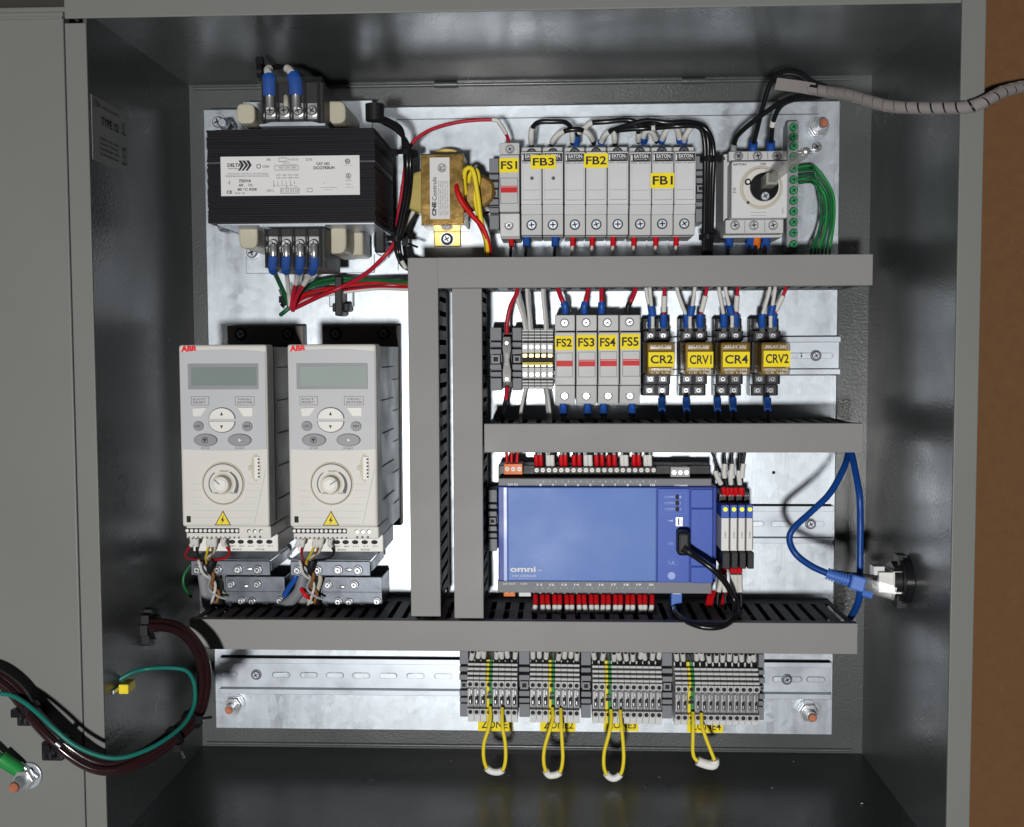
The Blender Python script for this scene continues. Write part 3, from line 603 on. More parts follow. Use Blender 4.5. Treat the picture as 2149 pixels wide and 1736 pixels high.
def small_transformer():
    z1=.062; X0,Y0,X1,Y1=RC('c2',162,365,445,830,z1)
    t=thing('transformer','small brown and gold transformer with white upright label and yellow tape coil','transformer',((X0+X1)/2,Y0,0))
    build(M().box(X0,Y0,.012,X1,Y1,z1-.002,'gold').box(X0+.0006,Y0+.0006,z1-.002,X1-.0006,Y1-.0006,z1,'gold').box(X0-.0004,Y0-.0004,z1-.006,X1+.0004,Y0,z1+.0003,'dark_steel').box(X0-.0004,Y1,z1-.006,X1+.0004,Y1+.0004,z1+.0003,'dark_steel'),'core',t,bev=.0004)
    yc=(Y0+Y1)/2
    h2=(Y1-Y0)*.32
    for s,xe in ((-1,X0),(1,X1)):
        m=M()
        pts=[(xe-s*.001, yc-h2)]+[(xe+s*(.0205 if s<0 else .027)*(1-abs(q)**3.2), yc+h2*q) for q in [-.92+1.84*k/16 for k in range(17)]]+[(xe-s*.001, yc+h2)]
        m.prism(pts,.014,.050,'tape' if s<0 else 'gold')
        build(m,'coil',t,bev=.003)
    a=RC('c2',248,335,415,365,.03); build(M().ell((a[0]+a[2])/2,a[1],(a[2]-a[0])/2,(a[3]-a[1])*1.1,.0005,.034,'gold_bracket',n=16,a0=0,a1=math.pi),'top_bracket',t,bev=.001)
    a=RC('c2',247,835,425,978,.004); fb=build(M().r(a,.0004,.0035,'gold_bracket').box(a[0]+.002,a[3]-.004,.0035,a[2]-.002,a[3],.02,'gold_bracket'),'mounting_foot',t,bev=.0008)
    p=U('c2',335,928,.005); build(M().cyl(p.x,p.y,.0036,.0045,.0065,'zinc',20).cyl(p.x,p.y,.0045,.0052,.0056,'slot_dark',20).screw(p.x,p.y,.006,.0042,'zinc'),'screw',fb)
    r=RC('c2',222,388,353,795,z1); lb=build(M().r(r,z1+.0001,z1+.0006,'label'),'label_plate',t); L=r[3]-r[1]; W=r[2]-r[0]; m=M(); z=z1+.0008
    def tv(s,u0,v0,u1,v1,mm='ink',b=0): m.txt(s,r[0]+W*v0,r[1]+L*u0,r[0]+W*v1,r[1]+L*u1,z,mm,b,90)
    tv('CNE',.05,.1,.28,.32,'ink',.05); tv('Controls',.30,.12,.68,.34,'ink',.01)
    for k,s in enumerate(['CLASS 2 TRANSFORMER 40VA','PRI 120/208/240/480V 60Hz','SEC 24V  FILE E123456','CAUTION INTEGRAL FUSE','RED 208  BLK COM  WHT 120','YEL 24V  BLU 24V COM']): tv(s,.06,.42+.09*k,.62,.47+.09*k,'ink_grey')
    m.ring(r[0]+W*.62,r[1]+L*.83,z-.0002,z,.0034,.0038,'ink'); m.ring(r[0]+W*.62,r[1]+L*.83,z-.0002,z,.0028,.003,'ink'); tv('ETL',.79,.5,.87,.74,'ink',.03)
    build(m,'lettering',lb)
small_transformer()

# ------------------------------------------------------------------ drives
def drive(sx, sy, which, lcd, ka):
    zF=.145
    def P(x,y,h): p=U('c6',x,y,h); return Vector((p.x+sx,p.y+sy,h))
    def R6(x0,y0,x1,y1,h): r=RC('c6',x0,y0,x1,y1,h); return (r[0]+sx,r[1]+sy,r[2]+sx,r[3]+sy)
    X0,Y0,X1,Y1=R6(50,162,532,1165,zF)
    t=thing('motor_drive',which,'motor drive',((X0+X1)/2,Y0,0),'cream variable speed drives')
    # housing with cooling slots
    m=M().box(X0+.001,Y0-.012,.012,X1-.001,Y1-.002,.118,'cream')
    for k in range(5):
        y=Y1-.02-k*.028; m.box(X1-.001,y,.05,X1-.0004,y+.001,.11,'ink_grey'); m.box(X1-.001,y-.012,.02,X1-.0004,y-.0112,.05,'ink_grey')
    m.box(X0+.0015,Y0-.01,.118,X1-.0015,Y1-.003,.1225,'module_dark')
    build(m,'housing',t,bev=.0012)
    fl=R6(310,50,692,175,.006); yT=U('c6',500,58,.006).y+sy
    f=build(M().box(X0,Y0-.02,.0005,X1,yT,.012,'flange_brown'),'heatsink_plate',t,bev=.0008)
    for dx_ in (.013,.058): build(M().cyl(X0+dx_,yT-.008,.012,.0125,.006,'slot_dark',16).screw(X0+dx_,yT-.008,.0135,.004,'dark_steel'),'screw',f)
    fc=build(M().box(X0,Y0,.1226,X1,Y1,zF,'cream'),'front_cover',t,bev=.0022,seg=3)
    # keypad panel: curved top and bottom
    z=zF+.0003; yk1=P(0,205,z).y; yk0=P(0,738,z).y; g=.0012; n=14
    def arc(y,bow): return [(X0+g+(X1-X0-2*g)*k/n, y+bow*(1-(2*k/n-1)**2)) for k in range(n+1)]
    kp=build(M().prism(arc(yk0,-.0012)+arc(yk1,.0022)[::-1],zF-.0004,z+.0002,'drive_grey'),'keypad',t)
    z+=.0002
    a=R6(92,266,480,408,z); b=R6(106,280,470,388,z)
    fr_=M().r(a,z-.0001,z+.0004,'drive_button'); ld_=build(fr_,'display_frame',kp,bev=.0003)
    build(M().r(b,z+.0004,z+.0006,lcd).box(b[0],b[3]-.0008,z+.0006,b[2],b[3],z+.0007,'drive_button').box(b[0],b[1],z+.0006,b[0]+.0008,b[3]-.0008,z+.0007,'drive_button'),'display',kp)
    lg=M(); q=R6(54,168,138,202,zF); lg.txt('ABB',*q,zF+.0003,'abb_red',.06); build(lg,'logo',fc)
    def btn(x,y,rx,ry,mm,h=.0012,a0=0,a1=2*math.pi,nm='button',n=24):
        c=P(x,y,z); s=(P(x+10,y,z).x-c.x)/10; build(M().ell(c.x,c.y,rx*s,ry*s,z-.0001,z+h,mm,n,a0,a1).ell(c.x,c.y,rx*s*1.07,ry*s*1.08,z-.0001,z+.0003,'ink_grey',n,a0,a1),nm,kp,bev=.0003)
    btn(280,570,70,58,'cream_light',.0013,0,math.pi); btn(280,584,70,58,'cream_light',.0013,math.pi,2*math.pi)
    btn(150,610,28,25,'drive_button'); btn(418,612,28,25,'drive_button'); btn(190,687,62,33,'drive_button'); btn(378,687,62,33,'drive_button')
    for pts in ([(118,512),(198,508),(165,556),(122,556)],[(366,508),(450,508),(450,556),(398,556)]):
        o=[P(x,y,z) for x,y in pts]; build(M().prism([(p.x,p.y) for p in o],z-.0001,z+.001,'cream_light'),'button',kp,bev=.0003)
    m=M(); zz=z+.0016
    for pts in ([(272,551),(288,551),(280,532)],[(272,606),(288,606),(280,624)],): o=[P(x,y,z) for x,y in pts]; m.prism([(p.x,p.y) for p in o],zz-.0002,zz,'ink')
    def bx(x0,y0,x1,y1,mm,zb=z): r=R6(x0,y0,x1,y1,zb); m.r(r,zb-.0001,zb+.0002,mm)
    for x0,x1 in ((110,208),(352,458)):
        bx(x0,447,x1,449,'ink_grey'); bx(x0,494,x1,496,'ink_grey'); bx(x0,449,x0+2,494,'ink_grey'); bx(x1-2,449,x1,494,'ink_grey')
    for s,r in (('EXIT',(122,458,190,468)),('RESET',(122,474,190,486)),('MENU',(370,458,440,468)),('ENTER',(366,474,450,486)),('STOP',(165,728,212,738)),('START',(350,728,404,738))):
        q=R6(*r,z); m.txt(s,*q,z+.0003,'ink_grey')
    for s,r in (('LOC',(135,603,166,616)),('REM',(404,604,434,617))): q=R6(*r,z); m.txt(s,*q,zz,'ink')
    c=P(188,687,z); m.ring(c.x,c.y,zz-.0003,zz,.0022,.0026,'ink'); m.prism([(c.x-.0015,c.y+.0012),(c.x+.0015,c.y+.0012),(c.x,c.y-.0018)],zz-.0002,zz,'ink')
    c=P(380,687,z); m.prism([(c.x-.001,c.y+.0013),(c.x-.001,c.y-.0013),(c.x+.0015,c.y)],zz-.0002,zz,'ink_white')
    build(m,'keypad_print',kp)
    # rotary knob
    zc=zF; c=P(288,927,zc); s=(P(298,927,zc).x-c.x)/10
    kb=build(M().cyl(c.x,c.y,zc-.0001,zc+.0012,118*s,'beige',40).cyl(c.x,c.y,zc+.0012,zc+.002,112*s,'cream',40,104*s).cyl(c.x,c.y,zc+.002,zc+.0021,60*s,'beige',32),'knob',t)
    build(M().cyl(c.x,c.y,zc+.002,zc+.009,50*s,'cream',28,44*s).cyl(c.x,c.y,zc+.009,zc+.0093,30*s,'cream_light',24).prism([(c.x+math.cos(ka+q)*rr*s,c.y+math.sin(ka+q)*rr*s) for q,rr in ((-.5,6),(-.05,44),(.05,44),(.5,6))],zc+.0093,zc+.0096,'ink_grey'),'knob_cap',kb,bev=.0004)
    m=M()
    for k in range(26):
        a=math.radians(125+k*3.6); r0,r1=72*s,78*s; m.prism([(c.x+r0*math.cos(a),c.y+r0*math.sin(a)),(c.x+r1*math.cos(a),c.y+r1*math.sin(a)),(c.x+r1*math.cos(a+.065),c.y+r1*math.sin(a+.065)),(c.x+r0*math.cos(a+.065),c.y+r0*math.sin(a+.065))],zc+.002,zc+.0023,'ink_grey')
        a=math.radians(55-k*3.6); r1=(80+k*.5)*s; m.prism([(c.x+r0*math.cos(a),c.y+r0*math.sin(a)),(c.x+r1*math.cos(a),c.y+r1*math.sin(a)),(c.x+r1*math.cos(a+.065),c.y+r1*math.sin(a+.065)),(c.x+r0*math.cos(a+.065),c.y+r0*math.sin(a+.065))],zc+.002,zc+.0023,'ink_grey')
    for q,r in (('SPEED',(272,852,320,861)),('MIN',(238,972,268,982)),('MAX',(328,972,360,982))): rr=R6(*r,zc); m.txt(q,*rr,zc+.0024,'ink_grey')
    build(m,'dial_print',kb)
    # lower grooves, port, warning triangle
    m=M()
    for k in range(7):
        y=928+37*k; xr=488-7*k; xl=(410 if k<3 else 330 if k<4 else 110)
        a=P(xl,y,zF); b=P(xr,y,zF); m.box(a.x,a.y-.0002,zF-.0001,b.x,a.y+.0002,zF+.00015,'module')
        if k<4: a=P(110,y,zF); b=P(170-0*k if k<4 else 110,y,zF); m.box(a.x,a.y-.0002,zF-.0001,b.x,a.y+.0002,zF+.00015,'module')
    a=P(527,850,zF); b=P(458,1150,zF); m.tube([(a.x-.001,a.y,zF),(b.x,b.y,zF)],.0003,'module',6)
    build(m,'groove',fc)
    r=R6(440,765,492,915,zF); m=M().ell((r[0]+r[2])/2,(r[1]+r[3])/2,(r[2]-r[0])/2,(r[3]-r[1])/2*1.02,zF-.0001,zF+.0003,'beige',24).box((r[0]+r[2])/2-.001,r[1]+.002,zF+.0003,r[2]-.0005,r[3]-.002,zF+.0012,'cream_light')
    for k in range(6): m.cyl(r[2]-.0013,r[1]+.004+k*(r[3]-r[1]-.008)/5,zF+.0012,zF+.0014,.0008,'slot_dark',10)
    m.cyl(r[0]-.0003,(r[1]+r[3])/2,zF,zF+.0008,.0022,'beige',16); build(m,'service_port',t,bev=.0002)
    tr=[P(x,y,zF) for x,y in ((240,1156),(330,1156),(285,1074))]; cx=sum(p.x for p in tr)/3; cy=sum(p.y for p in tr)/3
    wt=build(M().prism([(p.x,p.y) for p in tr],zF,zF+.0002,'ink').prism([(cx+(p.x-cx)*.84,cy+(p.y-cy)*.84) for p in tr],zF+.0002,zF+.0004,'yellow'),'warning_triangle',t)
    zz=zF+.0006; build(M().prism([(cx+.0008,cy+.0045),(cx-.0016,cy-.0002),(cx-.0001,cy-.0002),(cx-.0012,cy-.003),(cx+.0016,cy+.0008),(cx+.0002,cy+.0008)],zz-.0002,zz,'ink'),'lightning_mark',wt)
    r=R6(85,1105,108,1140,zF); build(M().r(r,zF,zF+.0002,'slot_dark'),'label_window',fc)
    # terminal strip
    st=build(M().box(X0+.0015,Y0-.0105,.09,X1-.0002,Y0-.0002,zF-.005,'cream'),'terminal_ledge',t,bev=.001)
    zz=zF-.005; r=R6(76,1172,375,1199,zz); m=M().r((r[0],r[1],r[2],r[3]),zz,zz+.0002,'slot_dark')
    for k in range(12): m.cyl(r[0]+.002+(r[2]-r[0]-.004)*k/11,(r[1]+r[3])/2,zz+.0001,zz+.0007,.0014,'cream_light',12)
    for x in (428,460,494): p=P(x,1188,zz); m.cyl(p.x,p.y,zz,zz+.0002,.0016,'slot_dark',12); m.cyl(p.x+.0004,p.y-.0003,zz+.0002,zz+.0003,.0012,'chrome',10)
    for k in range(12): p=P(98+k*25,1222,zz); m.box(p.x-.0007,p.y-.0012,zz,p.x+.0007,p.y+.0006,zz+.00015,'ink_grey')
    for x in (432,460,490): p=P(x,1220,zz); m.cyl(p.x,p.y,zz,zz+.00015,.0011,'ink_grey',8)
    build(m,'control_terminal_row',st)
    zl=.118; r=R6(120,1236,585,1300,zl); lo=build(M().box(r[0],r[1],.06,r[2]+.0005,Y0-.0107,zl,'cream_light'),'power_ledge',t,bev=.0008); m=M()
    for x in (335,383,435,487,540): p=P(x,1247,zl); m.ell(p.x,p.y,.0028,.0018,zl,zl+.0002,'slot_dark',14)
    for q,x in (('BRK+',342),('BRK-',391),('U1',438),('V1',490),('W1',543)): rr=R6(x-15,1266,x+15,1274,zl); m.txt(q,*rr,zl+.0003,'ink_grey')
    for q,x in (('BRAKE',362),('MOTOR',490)): rr=R6(x-24,1284,x+24,1293,zl); m.txt(q,*rr,zl+.0003,'ink')
    build(m,'terminal_print',lo)
    # cable clamp bracket under the drive
    za=.075; r=R6(108,1352,545,1432,za); cb=build(M().box(r[0],r[1],za-.002,r[2],r[3],za,'dark_steel').box(r[0],r[3],.012,r[2],r[3]+.0016,za-.001,'dark_steel').box(r[2]+.0002,r[1]+.004,.01,r[2]+.0016,r[3],za,'dark_steel'),'cable_clamp_plate',t,bev=.0006)
    def sc(x,y,h,par,rr=.0045):
        p=P(x,y,h); build(M().cyl(p.x,p.y,h-.001,h+.0006,rr*1.12,'dark_steel',16).cyl(p.x,p.y,h+.0006,h+.0018,rr*.95,'steel',16,rr*.8).cyl(p.x,p.y,h+.0018,h+.003,rr*.72,'steel',6).screw(p.x,p.y,h+.003,rr*.66,'chrome',random.random()*1.5),'screw',par)
    for x,y in ((148,1400),(258,1400),(370,1398),(478,1400)): sc(x,y,za,cb)
    for x in (203,425): p=P(x,1398,za); m=M().dome((p.x,p.y,za-.0002),.004,.0018,.001,'chrome'); build(m,'rib',cb)
    zb_=.045; r=R6(300,1440,625,1600,zb_); r2=R6(190,1545,625,1605,zb_-.004)
    lb=build(M().box(r[0],r[1],zb_-.002,r[2],r[3],zb_,'dark_steel').box(r2[0],r2[1],zb_-.008,r2[2],r2[3],zb_-.0022,'dark_steel').box(r[0]-.0015,r[1],.01,r[0]-.0002,r[3],zb_,'dark_steel').box(r[2]-.0012,r[1],.004,r[2],r[3]-.001,zb_-.0022,'dark_steel').box(r[0],r[1]+.013,zb_,r[2],r[1]+.0136,zb_+.0004,'dark_steel'),'cable_clamp_plate',t,bev=.0006)
    for x,y in ((332,1480),(475,1480),(240,1568),(388,1572),(447,1575),(600,1570),(320,1600)): sc(x,y,zb_,lb,.0042)
    for x,y in ((408,1492),(520,1590)): p=P(x,y,zb_); build(M().dome((p.x,p.y,zb_-.0002),.0032,.0018,.001,'chrome'),'rib',lb)
    return P
a=U('c6',48,400,.145); b=U('c6',645,400,.145); SX=b.x-a.x; SY=b.y-a.y
mat('lcd_light',(.32,.37,.35),.12,0,0,1,.05,20)
P1=drive(0,0,'left cream motor drive with a darker display, beside the cabinet wall','lcd',2.4)
P2=drive(SX,0,'right cream motor drive with a paler display, beside the upright duct','lcd_light',.6)
# control wires and screened cables below each drive
def dw(P,side,specs):
    for i,(c,nm,pts,r) in enumerate(specs):
        wire(nm+' under the '+side+' drive',[P(*p) for p in pts],r,c)
for P,side,cols in ((P1,'left',[('red_wire','dark red control wire'),('black','black control wire'),('yellow','yellow control wire'),('brown_wire','brown control wire'),('wire_white','white control wire'),('red','bright red control wire')]),
                    (P2,'right',[('wire_grey','grey control wire'),('red_wire','dark red control wire'),('yellow','yellow control wire'),('brown_wire','brown control wire'),('wire_white','white control wire'),('black','black control wire')])):
    xs=[115,140,205,222,240,290]
    for i,(c,nm) in enumerate(cols):
        x=xs[i]; e=[85,160,190,215,200,300][i]
        o=wire(nm+' below the '+side+' drive',[P(x,1228,.136),P(x,1258,.13),P((x+e)/2-15+8*i,1300,.118),P(e,1335,.10),P(170+12*i,1352,.08),P(180+8*i,1400,.06)],.0011,c,[('ferrule_sleeve',0,.13,'white',1.9)],group='control wires below the drives')
    for k,(nm,c,x0,x1) in enumerate((('grey screened cable clamped','module_dark',175,190),('slim dark grey cable clamped','bracket',215,215))):
        wire(nm+' below the '+side+' drive',[P(x0,1370,.05),P(x0,1430,.05),P(x1,1530,.045),P(x1+20,1640,.04)],.005 if k==0 else .003,c,name='cable',cat='cable',group='screened motor cables')
for P,side in ((P1,'left'),(P2,'right')):
    for k,(nm,c,r_,pts) in enumerate((('crumpled black sheath','black',.0035,[(225,1345,.085),(215,1400,.082),(250,1460,.06),(245,1530,.055),(270,1590,.05),(262,1650,.04)]),
        ('thin grey screen wire','wire_grey',.0012,[(180,1380,.08),(215,1440,.078),(205,1500,.065),(255,1545,.06),(300,1560,.055)]),
        ('thin brown core','brown_wire',.0014,[(200,1360,.085),(232,1430,.08),(225,1490,.066),(262,1525,.06),(250,1580,.055)]),
        ('thin white core','wire_white',.0013,[(150,1350,.09),(176,1420,.082),(240,1470,.068),(235,1540,.06),(215,1600,.05)]))):
        wire(nm+' threaded through the clamps of the '+side+' drive',[P(*p) for p in pts],r_,c,name='cable' if r_>.003 else 'wire',cat='cable' if r_>.003 else 'wire',group='loose cores at the drive clamps')
wire('thin pale green earth wire looping left of the left drive clamp',[P1(110,1370,.05),P1(72,1430,.05),P1(70,1490,.05),P1(110,1550,.04)],.0014,'green_wire',[('stripe',.1,.9,'bobbin',.9)])
wire('cream core bending through the left drive clamp',[P1(290,1400,.05),P1(260,1490,.052),P1(300,1540,.045),P1(360,1560,.03)],.0018,'bobbin')
wire('cream core bending down through the right drive clamp',[P2(265,1400,.06),P2(280,1450,.06),P2(262,1520,.055),P2(240,1545,.05)],.0022,'bobbin')
wire('short blue core left of the right drive clamp',[P2(150,1410,.06),P2(140,1450,.06),P2(110,1500,.055),P2(90,1540,.05)],.0026,'blue')
wire('grey sheath sweeping down left of the right drive clamp',[P2(190,1420,.055),P2(170,1510,.055),P2(110,1580,.05),P2(40,1610,.04)],.0055,'bracket',name='cable',cat='cable')
wire('short red core beside the right drive clamp',[P2(175,1500,.06),P2(200,1540,.062),P2(235,1555,.055)],.002,'red')

# ------------------------------------------------------------------ blue controller
def plc():
    v='c5'; z1=.062
    o=RC(v,145,262,1695,1100,z1-.012); t=thing('programmable_controller','wide blue and charcoal controller with numbered terminals along both edges','controller',((o[0]+o[2])/2,o[1],.006))
    tp=RC(v,150,175,1690,330,.045)
    m=M().box(o[0],tp[1]-.07,.009,o[2],tp[3]-.001,.040,'black'); X0,X1=o[0],o[2]
    bt=RC(v,145,1010,1690,1112,.045); m=M().box(X0,bt[1],.009,X1,tp[3],.038,'black')
    build(m,'base',t,bev=.001)
    s1=RC(v,150,268,1692,340,z1-.004); s2=RC(v,145,1012,1692,1098,z1-.004); f=RC(v,147,327,1738,1018,z1)
    lg=build(M().box(s1[0],f[3],.038,s1[2],s1[3],z1-.004,'dark_steel' if 0 else 'bracket').box(s2[0],s2[1],.038,s2[2],f[1],z1-.004,'bracket'),'label_ledge',t,bev=.0008)
    m=M(); zz=z1-.0038
    def tx(s,x0,y0,x1,y1,h=zz,mm='ink_white',b=0): r=RC(v,x0,y0,x1,y1,h); m.txt(s,*r,h,mm,b+.02)
    tx('24V IN',218,303,290,320); tx('COMMS',1424,313,1520,332,b=.02)
    for k in range(10):
        x=455+90*k; tx(str(k+1),x-(8 if k<9 else 16),306,x+(8 if k<9 else 18),327,b=.02); tx('A',x-25,285,x-17,295); tx('B',x+18,285,x+26,295)
        x=447+89.7*k; tx(str(k+11),x-18,1028,x+18,1044,b=.02); tx('A',x-28,1056,x-20,1064); tx('C',x+18,1056,x+26,1064)
    tx('24V OUT',183,1024,275,1036); tx('0-10V',312,1024,360,1036)
    build(m,'lettering',lg)
    body=build(M().box(f[0],f[1],.038,f[2]-.004,f[3],z1-.0015,'plc_blue_dark').box(f[2]-.0042,f[1]+.001,.012,f[2],f[3]-.001,z1-.008,'plc_blue_dark'),'blue_body',t,bev=.001)
    def pan(x0,y0,x1,y1,mm,nm,dz=0,bev=.0008): r=RC(v,x0,y0,x1,y1,z1); return build(M().r(r,z1-.0014,z1+dz,mm),nm,t,bev=bev)
    pan(188,332,214,1008,'plc_blue_pale','edge_trim',.0003,.0003)
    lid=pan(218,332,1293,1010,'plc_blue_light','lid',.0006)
    col=pan(1300,340,1533,1020,'plc_blue','port_panel',0); pan(1541,346,1700,483,'plc_blue','side_cover'); pan(1541,488,1700,903,'plc_blue','side_cover'); pan(1541,908,1700,1026,'plc_blue','side_cover')
    m=M(); tx('OMNI',9999,0,9998,1) if 0 else None
    r=RC(v,236,904,420,944,z1+.0008); m.txt('omni',*r,z1+.0009,'ink_white',.03,0); r=RC(v,432,926,462,938,z1+.0008); m.txt('24',*r,z1+.0009,'ink_white'); r=RC(v,252,964,424,980,z1+.0008); m.txt('HVAC CONTROLLER',*r,z1+.0009,'ink_white'); r=RC(v,300,984,372,991,z1+.0008); m.txt('BACnet IP',*r,z1+.0009,'plc_blue_pale')
    build(m,'lettering',lid)
    m=M(); zc=z1+.0003
    fr=RC(v,1328,370,1508,523,z1)
    for b in ((fr[0],fr[1],fr[2],fr[1]+.0006),(fr[0],fr[3]-.0006,fr[2],fr[3]),(fr[0],fr[1]+.0006,fr[0]+.0006,fr[3]-.0006),(fr[2]-.0006,fr[1]+.0006,fr[2],fr[3]-.0006)): m.box(b[0],b[1],z1,b[2],b[3],zc,'plc_blue_light')
    for k in range(3):
        y=402+44*k; r=RC(v,1352,y-9,1425,y+9,zc); m.txt('COMM',*r,zc,'plc_blue_pale'); p=U(v,1444,y,zc); m.ell(p.x,p.y,.0017,.0024,z1,zc,'ink',14); r=RC(v,1458,y-9,1472,y+9,zc); m.txt(str(k+1),*r,zc,'plc_blue_pale')
    p=U(v,1402,970,zc); m.cyl(p.x,p.y,z1,z1+.0008,.0034,'plc_blue_pale',20)
    p=U(v,1408,878,zc); m.ring(p.x,p.y,z1,zc,.0042,.0047,'plc_blue_light'); r=RC(v,1385,865,1432,890,zc); m.txt('UL',*r,zc,'plc_blue_pale')
    r=RC(v,1370,566,1412,582,zc); m.prism([(r[0],(r[1]+r[3])/2),(r[2],r[1]),(r[2],r[3])],z1,zc,'plc_blue_pale'); r=RC(v,1376,730,1414,746,zc); m.txt('USB',*r,zc,'plc_blue_pale')
    build(m,'panel_print',col)
    r=RC(v,1432,548,1482,612,z1); m=M().r(r,z1,z1+.0006,'steel').box(r[0]+.002,r[1]+.001,z1+.0006,r[2]-.003,r[3]-.001,z1+.0008,'slot_dark').box(r[2]-.002,r[1]+.002,z1+.0006,r[2]-.001,r[3]-.002,z1+.0009,'white'); build(m,'usb_port',t)
    # plug-in connectors
    def conn(x0,y0,x1,y1,xs,yc,mm,zt,mm2,nm):
        r=RC(v,x0,y0,x1,y1,zt); m=M().r(r,.03,zt,mm); c=build(m,nm,t,bev=.0005); m=M()
        for x in xs: p=U(v,x,yc,zt); m.cyl(p.x,p.y,zt,zt+.0003,.0052*.32*(44.5/44.5)*1.0+.0003,mm2,14); m.box(p.x-.0012,p.y-.00025,zt+.0003,p.x+.0012,p.y+.00025,zt+.0004,'ink_grey')
        build(m,'terminal_screw',c)
    conn(190,162,325,240,(214,258,303),200,'orange',.052,'white','power_connector'); conn(188,1060,272,1122,(210,250),1080,'orange',.052,'white','power_connector')
    conn(1395,186,1535,258,(1420,1466,1510),225,'wire_grey',.052,'chrome','comms_connector'); conn(298,1060,386,1122,(320,364),1082,'module_light',.052,'white','output_connector')
    conn(405,184,1292,232,[427+44.5*k for k in range(20)],208,'black',.048,'cream_light','terminal_strip'); conn(402,1072,1282,1108,[420+44.1*k for k in range(20)],1090,'black',.048,'cream_light','terminal_strip')
plc()
# controller wires, top and bottom
gcol='rwrrwrrwrw'; xt=[425,457,510,540,605,635,697,735,782,815,860,900,950,990,1045,1075,1130,1165,1215,1245]
for i,x in enumerate(xt):
    c=gcol[i//2]; cn={'r':'red','w':'white'}[c]
    wire('%s wire entering the %s hole of the controller upper terminal strip' % ({'r':'red ferruled','w':'white ferruled'}[c],ORD[i]),[U('c5',x+2,180,.042),U('c5',x,150,.044),U('c5',x-1,100,.045),U('c5',x-2+random.uniform(-8,8),40,.045)],.00125,'black' if i%3==0 else 'wire_grey',[('ferrule',.05,.62,{'r':'red','w':'white'}[c],1.75)],group='wires on the controller upper edge')
for i in range(20):
    x=420+44*i+ (4 if i%2 else -2); j=random.uniform(-14,14)
    wire('red ferruled wire leaving the %s hole of the controller lower terminal strip' % ORD[i],[U('c5',x,1105,.052),U('c5',x+1,1150,.056),U('c5',x+2+j*.4,1205,.060),U('c5',x+j,1250,.062),U('c5',x+j*1.3,1290,.062)],.00125,'black',[('ferrule',.06,.42,'red',1.85),('sleeve',.46,.72,'white',1.8)],group='wires on the controller lower edge')
for i,x in enumerate((212,245,285)):
    wire('red wire entering the %s hole of the upper orange connector' % ORD[i],[U('c5',x,168,.046),U('c5',x,130,.046),U('c5',x-5+6*i,60,.046)],.0015,'red',group='red wires on the orange connector')
# usb plug and lead
p=U('c5',1495,742,.075); 
r=RC('c5',1446,655,1542,830,.082); m=M().r(r,.0645,.082,'black'); up=build(m,'usb_plug',None,((r[0]+r[2])/2,(r[1]+r[3])/2,.0645),bev=.003,seg=3)
tag(up,'black usb plug with its lead pushed into the controller port panel','usb lead')
C=[U('c5',1530,800,.080),U('c5',1600,850,.085),U('c5',1700,925,.088),U('c5',1790,1020,.085),U('c5',1850,1130,.08),U('c5',1862,1220,.085),U('c5',1840,1290,.098),U('c5',1760,1338,.108),U('c5',1660,1345,.109),U('c5',1570,1325,.106),U('c5',1480,1285,.092),U('c5',1430,1240,.07),U('c5',1425,1200,.05)]
build(M().tube(C,.0026,'black_gloss',12,smooth=80),'cable',up)
build(M().tube([C[0]-Vector((.006,-.004,.0)),C[0],C[1]],.0042,'black',12,rf=lambda u:1-.45*u,smooth=10),'strain_relief',up)
r=RC('c5',1400,1100,1478,1206,.05); np_=build(M().r(r,.034,.05,'blue_boot').box(r[0]+.001,r[3]-.0005,.05,r[2]-.001,r[3]+.001,.0512,'white'),'network_plug',None,((r[0]+r[2])/2,r[1],.04),bev=.001); tag(np_,'pale blue network plug hanging below the controller','network plug')

# slim relay modules right of controller
for k,(x0,x1) in enumerate(((1760,1822),(1826,1880),(1884,1938),(1942,1994))):
    zt=.07; r=RC('c5',x0,555,x1,790,zt); t=thing('interface_relay',['slim white interface relay touching the blue controller','second slim white interface relay from the blue controller','third slim white interface relay from the blue controller','slim white interface relay farthest from the blue controller'][k],'interface relay',((r[0]+r[2])/2,r[1],.006),'slim interface relays beside the controller'); g=.0003
    a=RC('c5',x0,460,x1,555,zt)
    build(M().box(r[0]+g,r[1],.03,r[2]-g,r[3],zt,'white').box(r[2]-.0007-g,r[1]+.001,zt,r[2]-g,r[3],zt+.0002,'ink_grey'),'relay_body',t,bev=.0006)
    rt=build(M().box(a[0]+g,a[1],.03,a[2]-g,a[3],zt-.0005,'plc_blue'),'retaining_clip',t,bev=.0006)
    build(M().cyl((a[0]+a[2])/2,(a[1]+a[3])/2+.002,zt-.0005,zt+.0008,.0019,'led',12),'indicator_lamp',rt)
    sb=RC('c5',x0-10,385,x1-18,458,.055); build(M().box(r[0]+g,r[1]-.012,.009,r[2]-g,sb[3],.036,'plc_blue_dark').box(sb[0]+g,sb[1],.036,sb[2]-g,sb[3],.050,'black').txt('A1 14',sb[0]+.001,sb[3]-.0022,sb[2]-.001,sb[3]-.0008,.0503,'ink_white'),'socket',t,bev=.0004)
    build(M().box(r[0]+g,r[1]-.015,.036,r[2]-g,r[1]-.0005,zt+.006,'black'),'ejector',t,bev=.0008)
    xm=(r[0]+r[2])/2; build(M().txt('24V',xm-.0008,r[1]+.011,xm+.0008,r[1]+.017,zt+.0003,'ink_grey',0,90),'print',t)
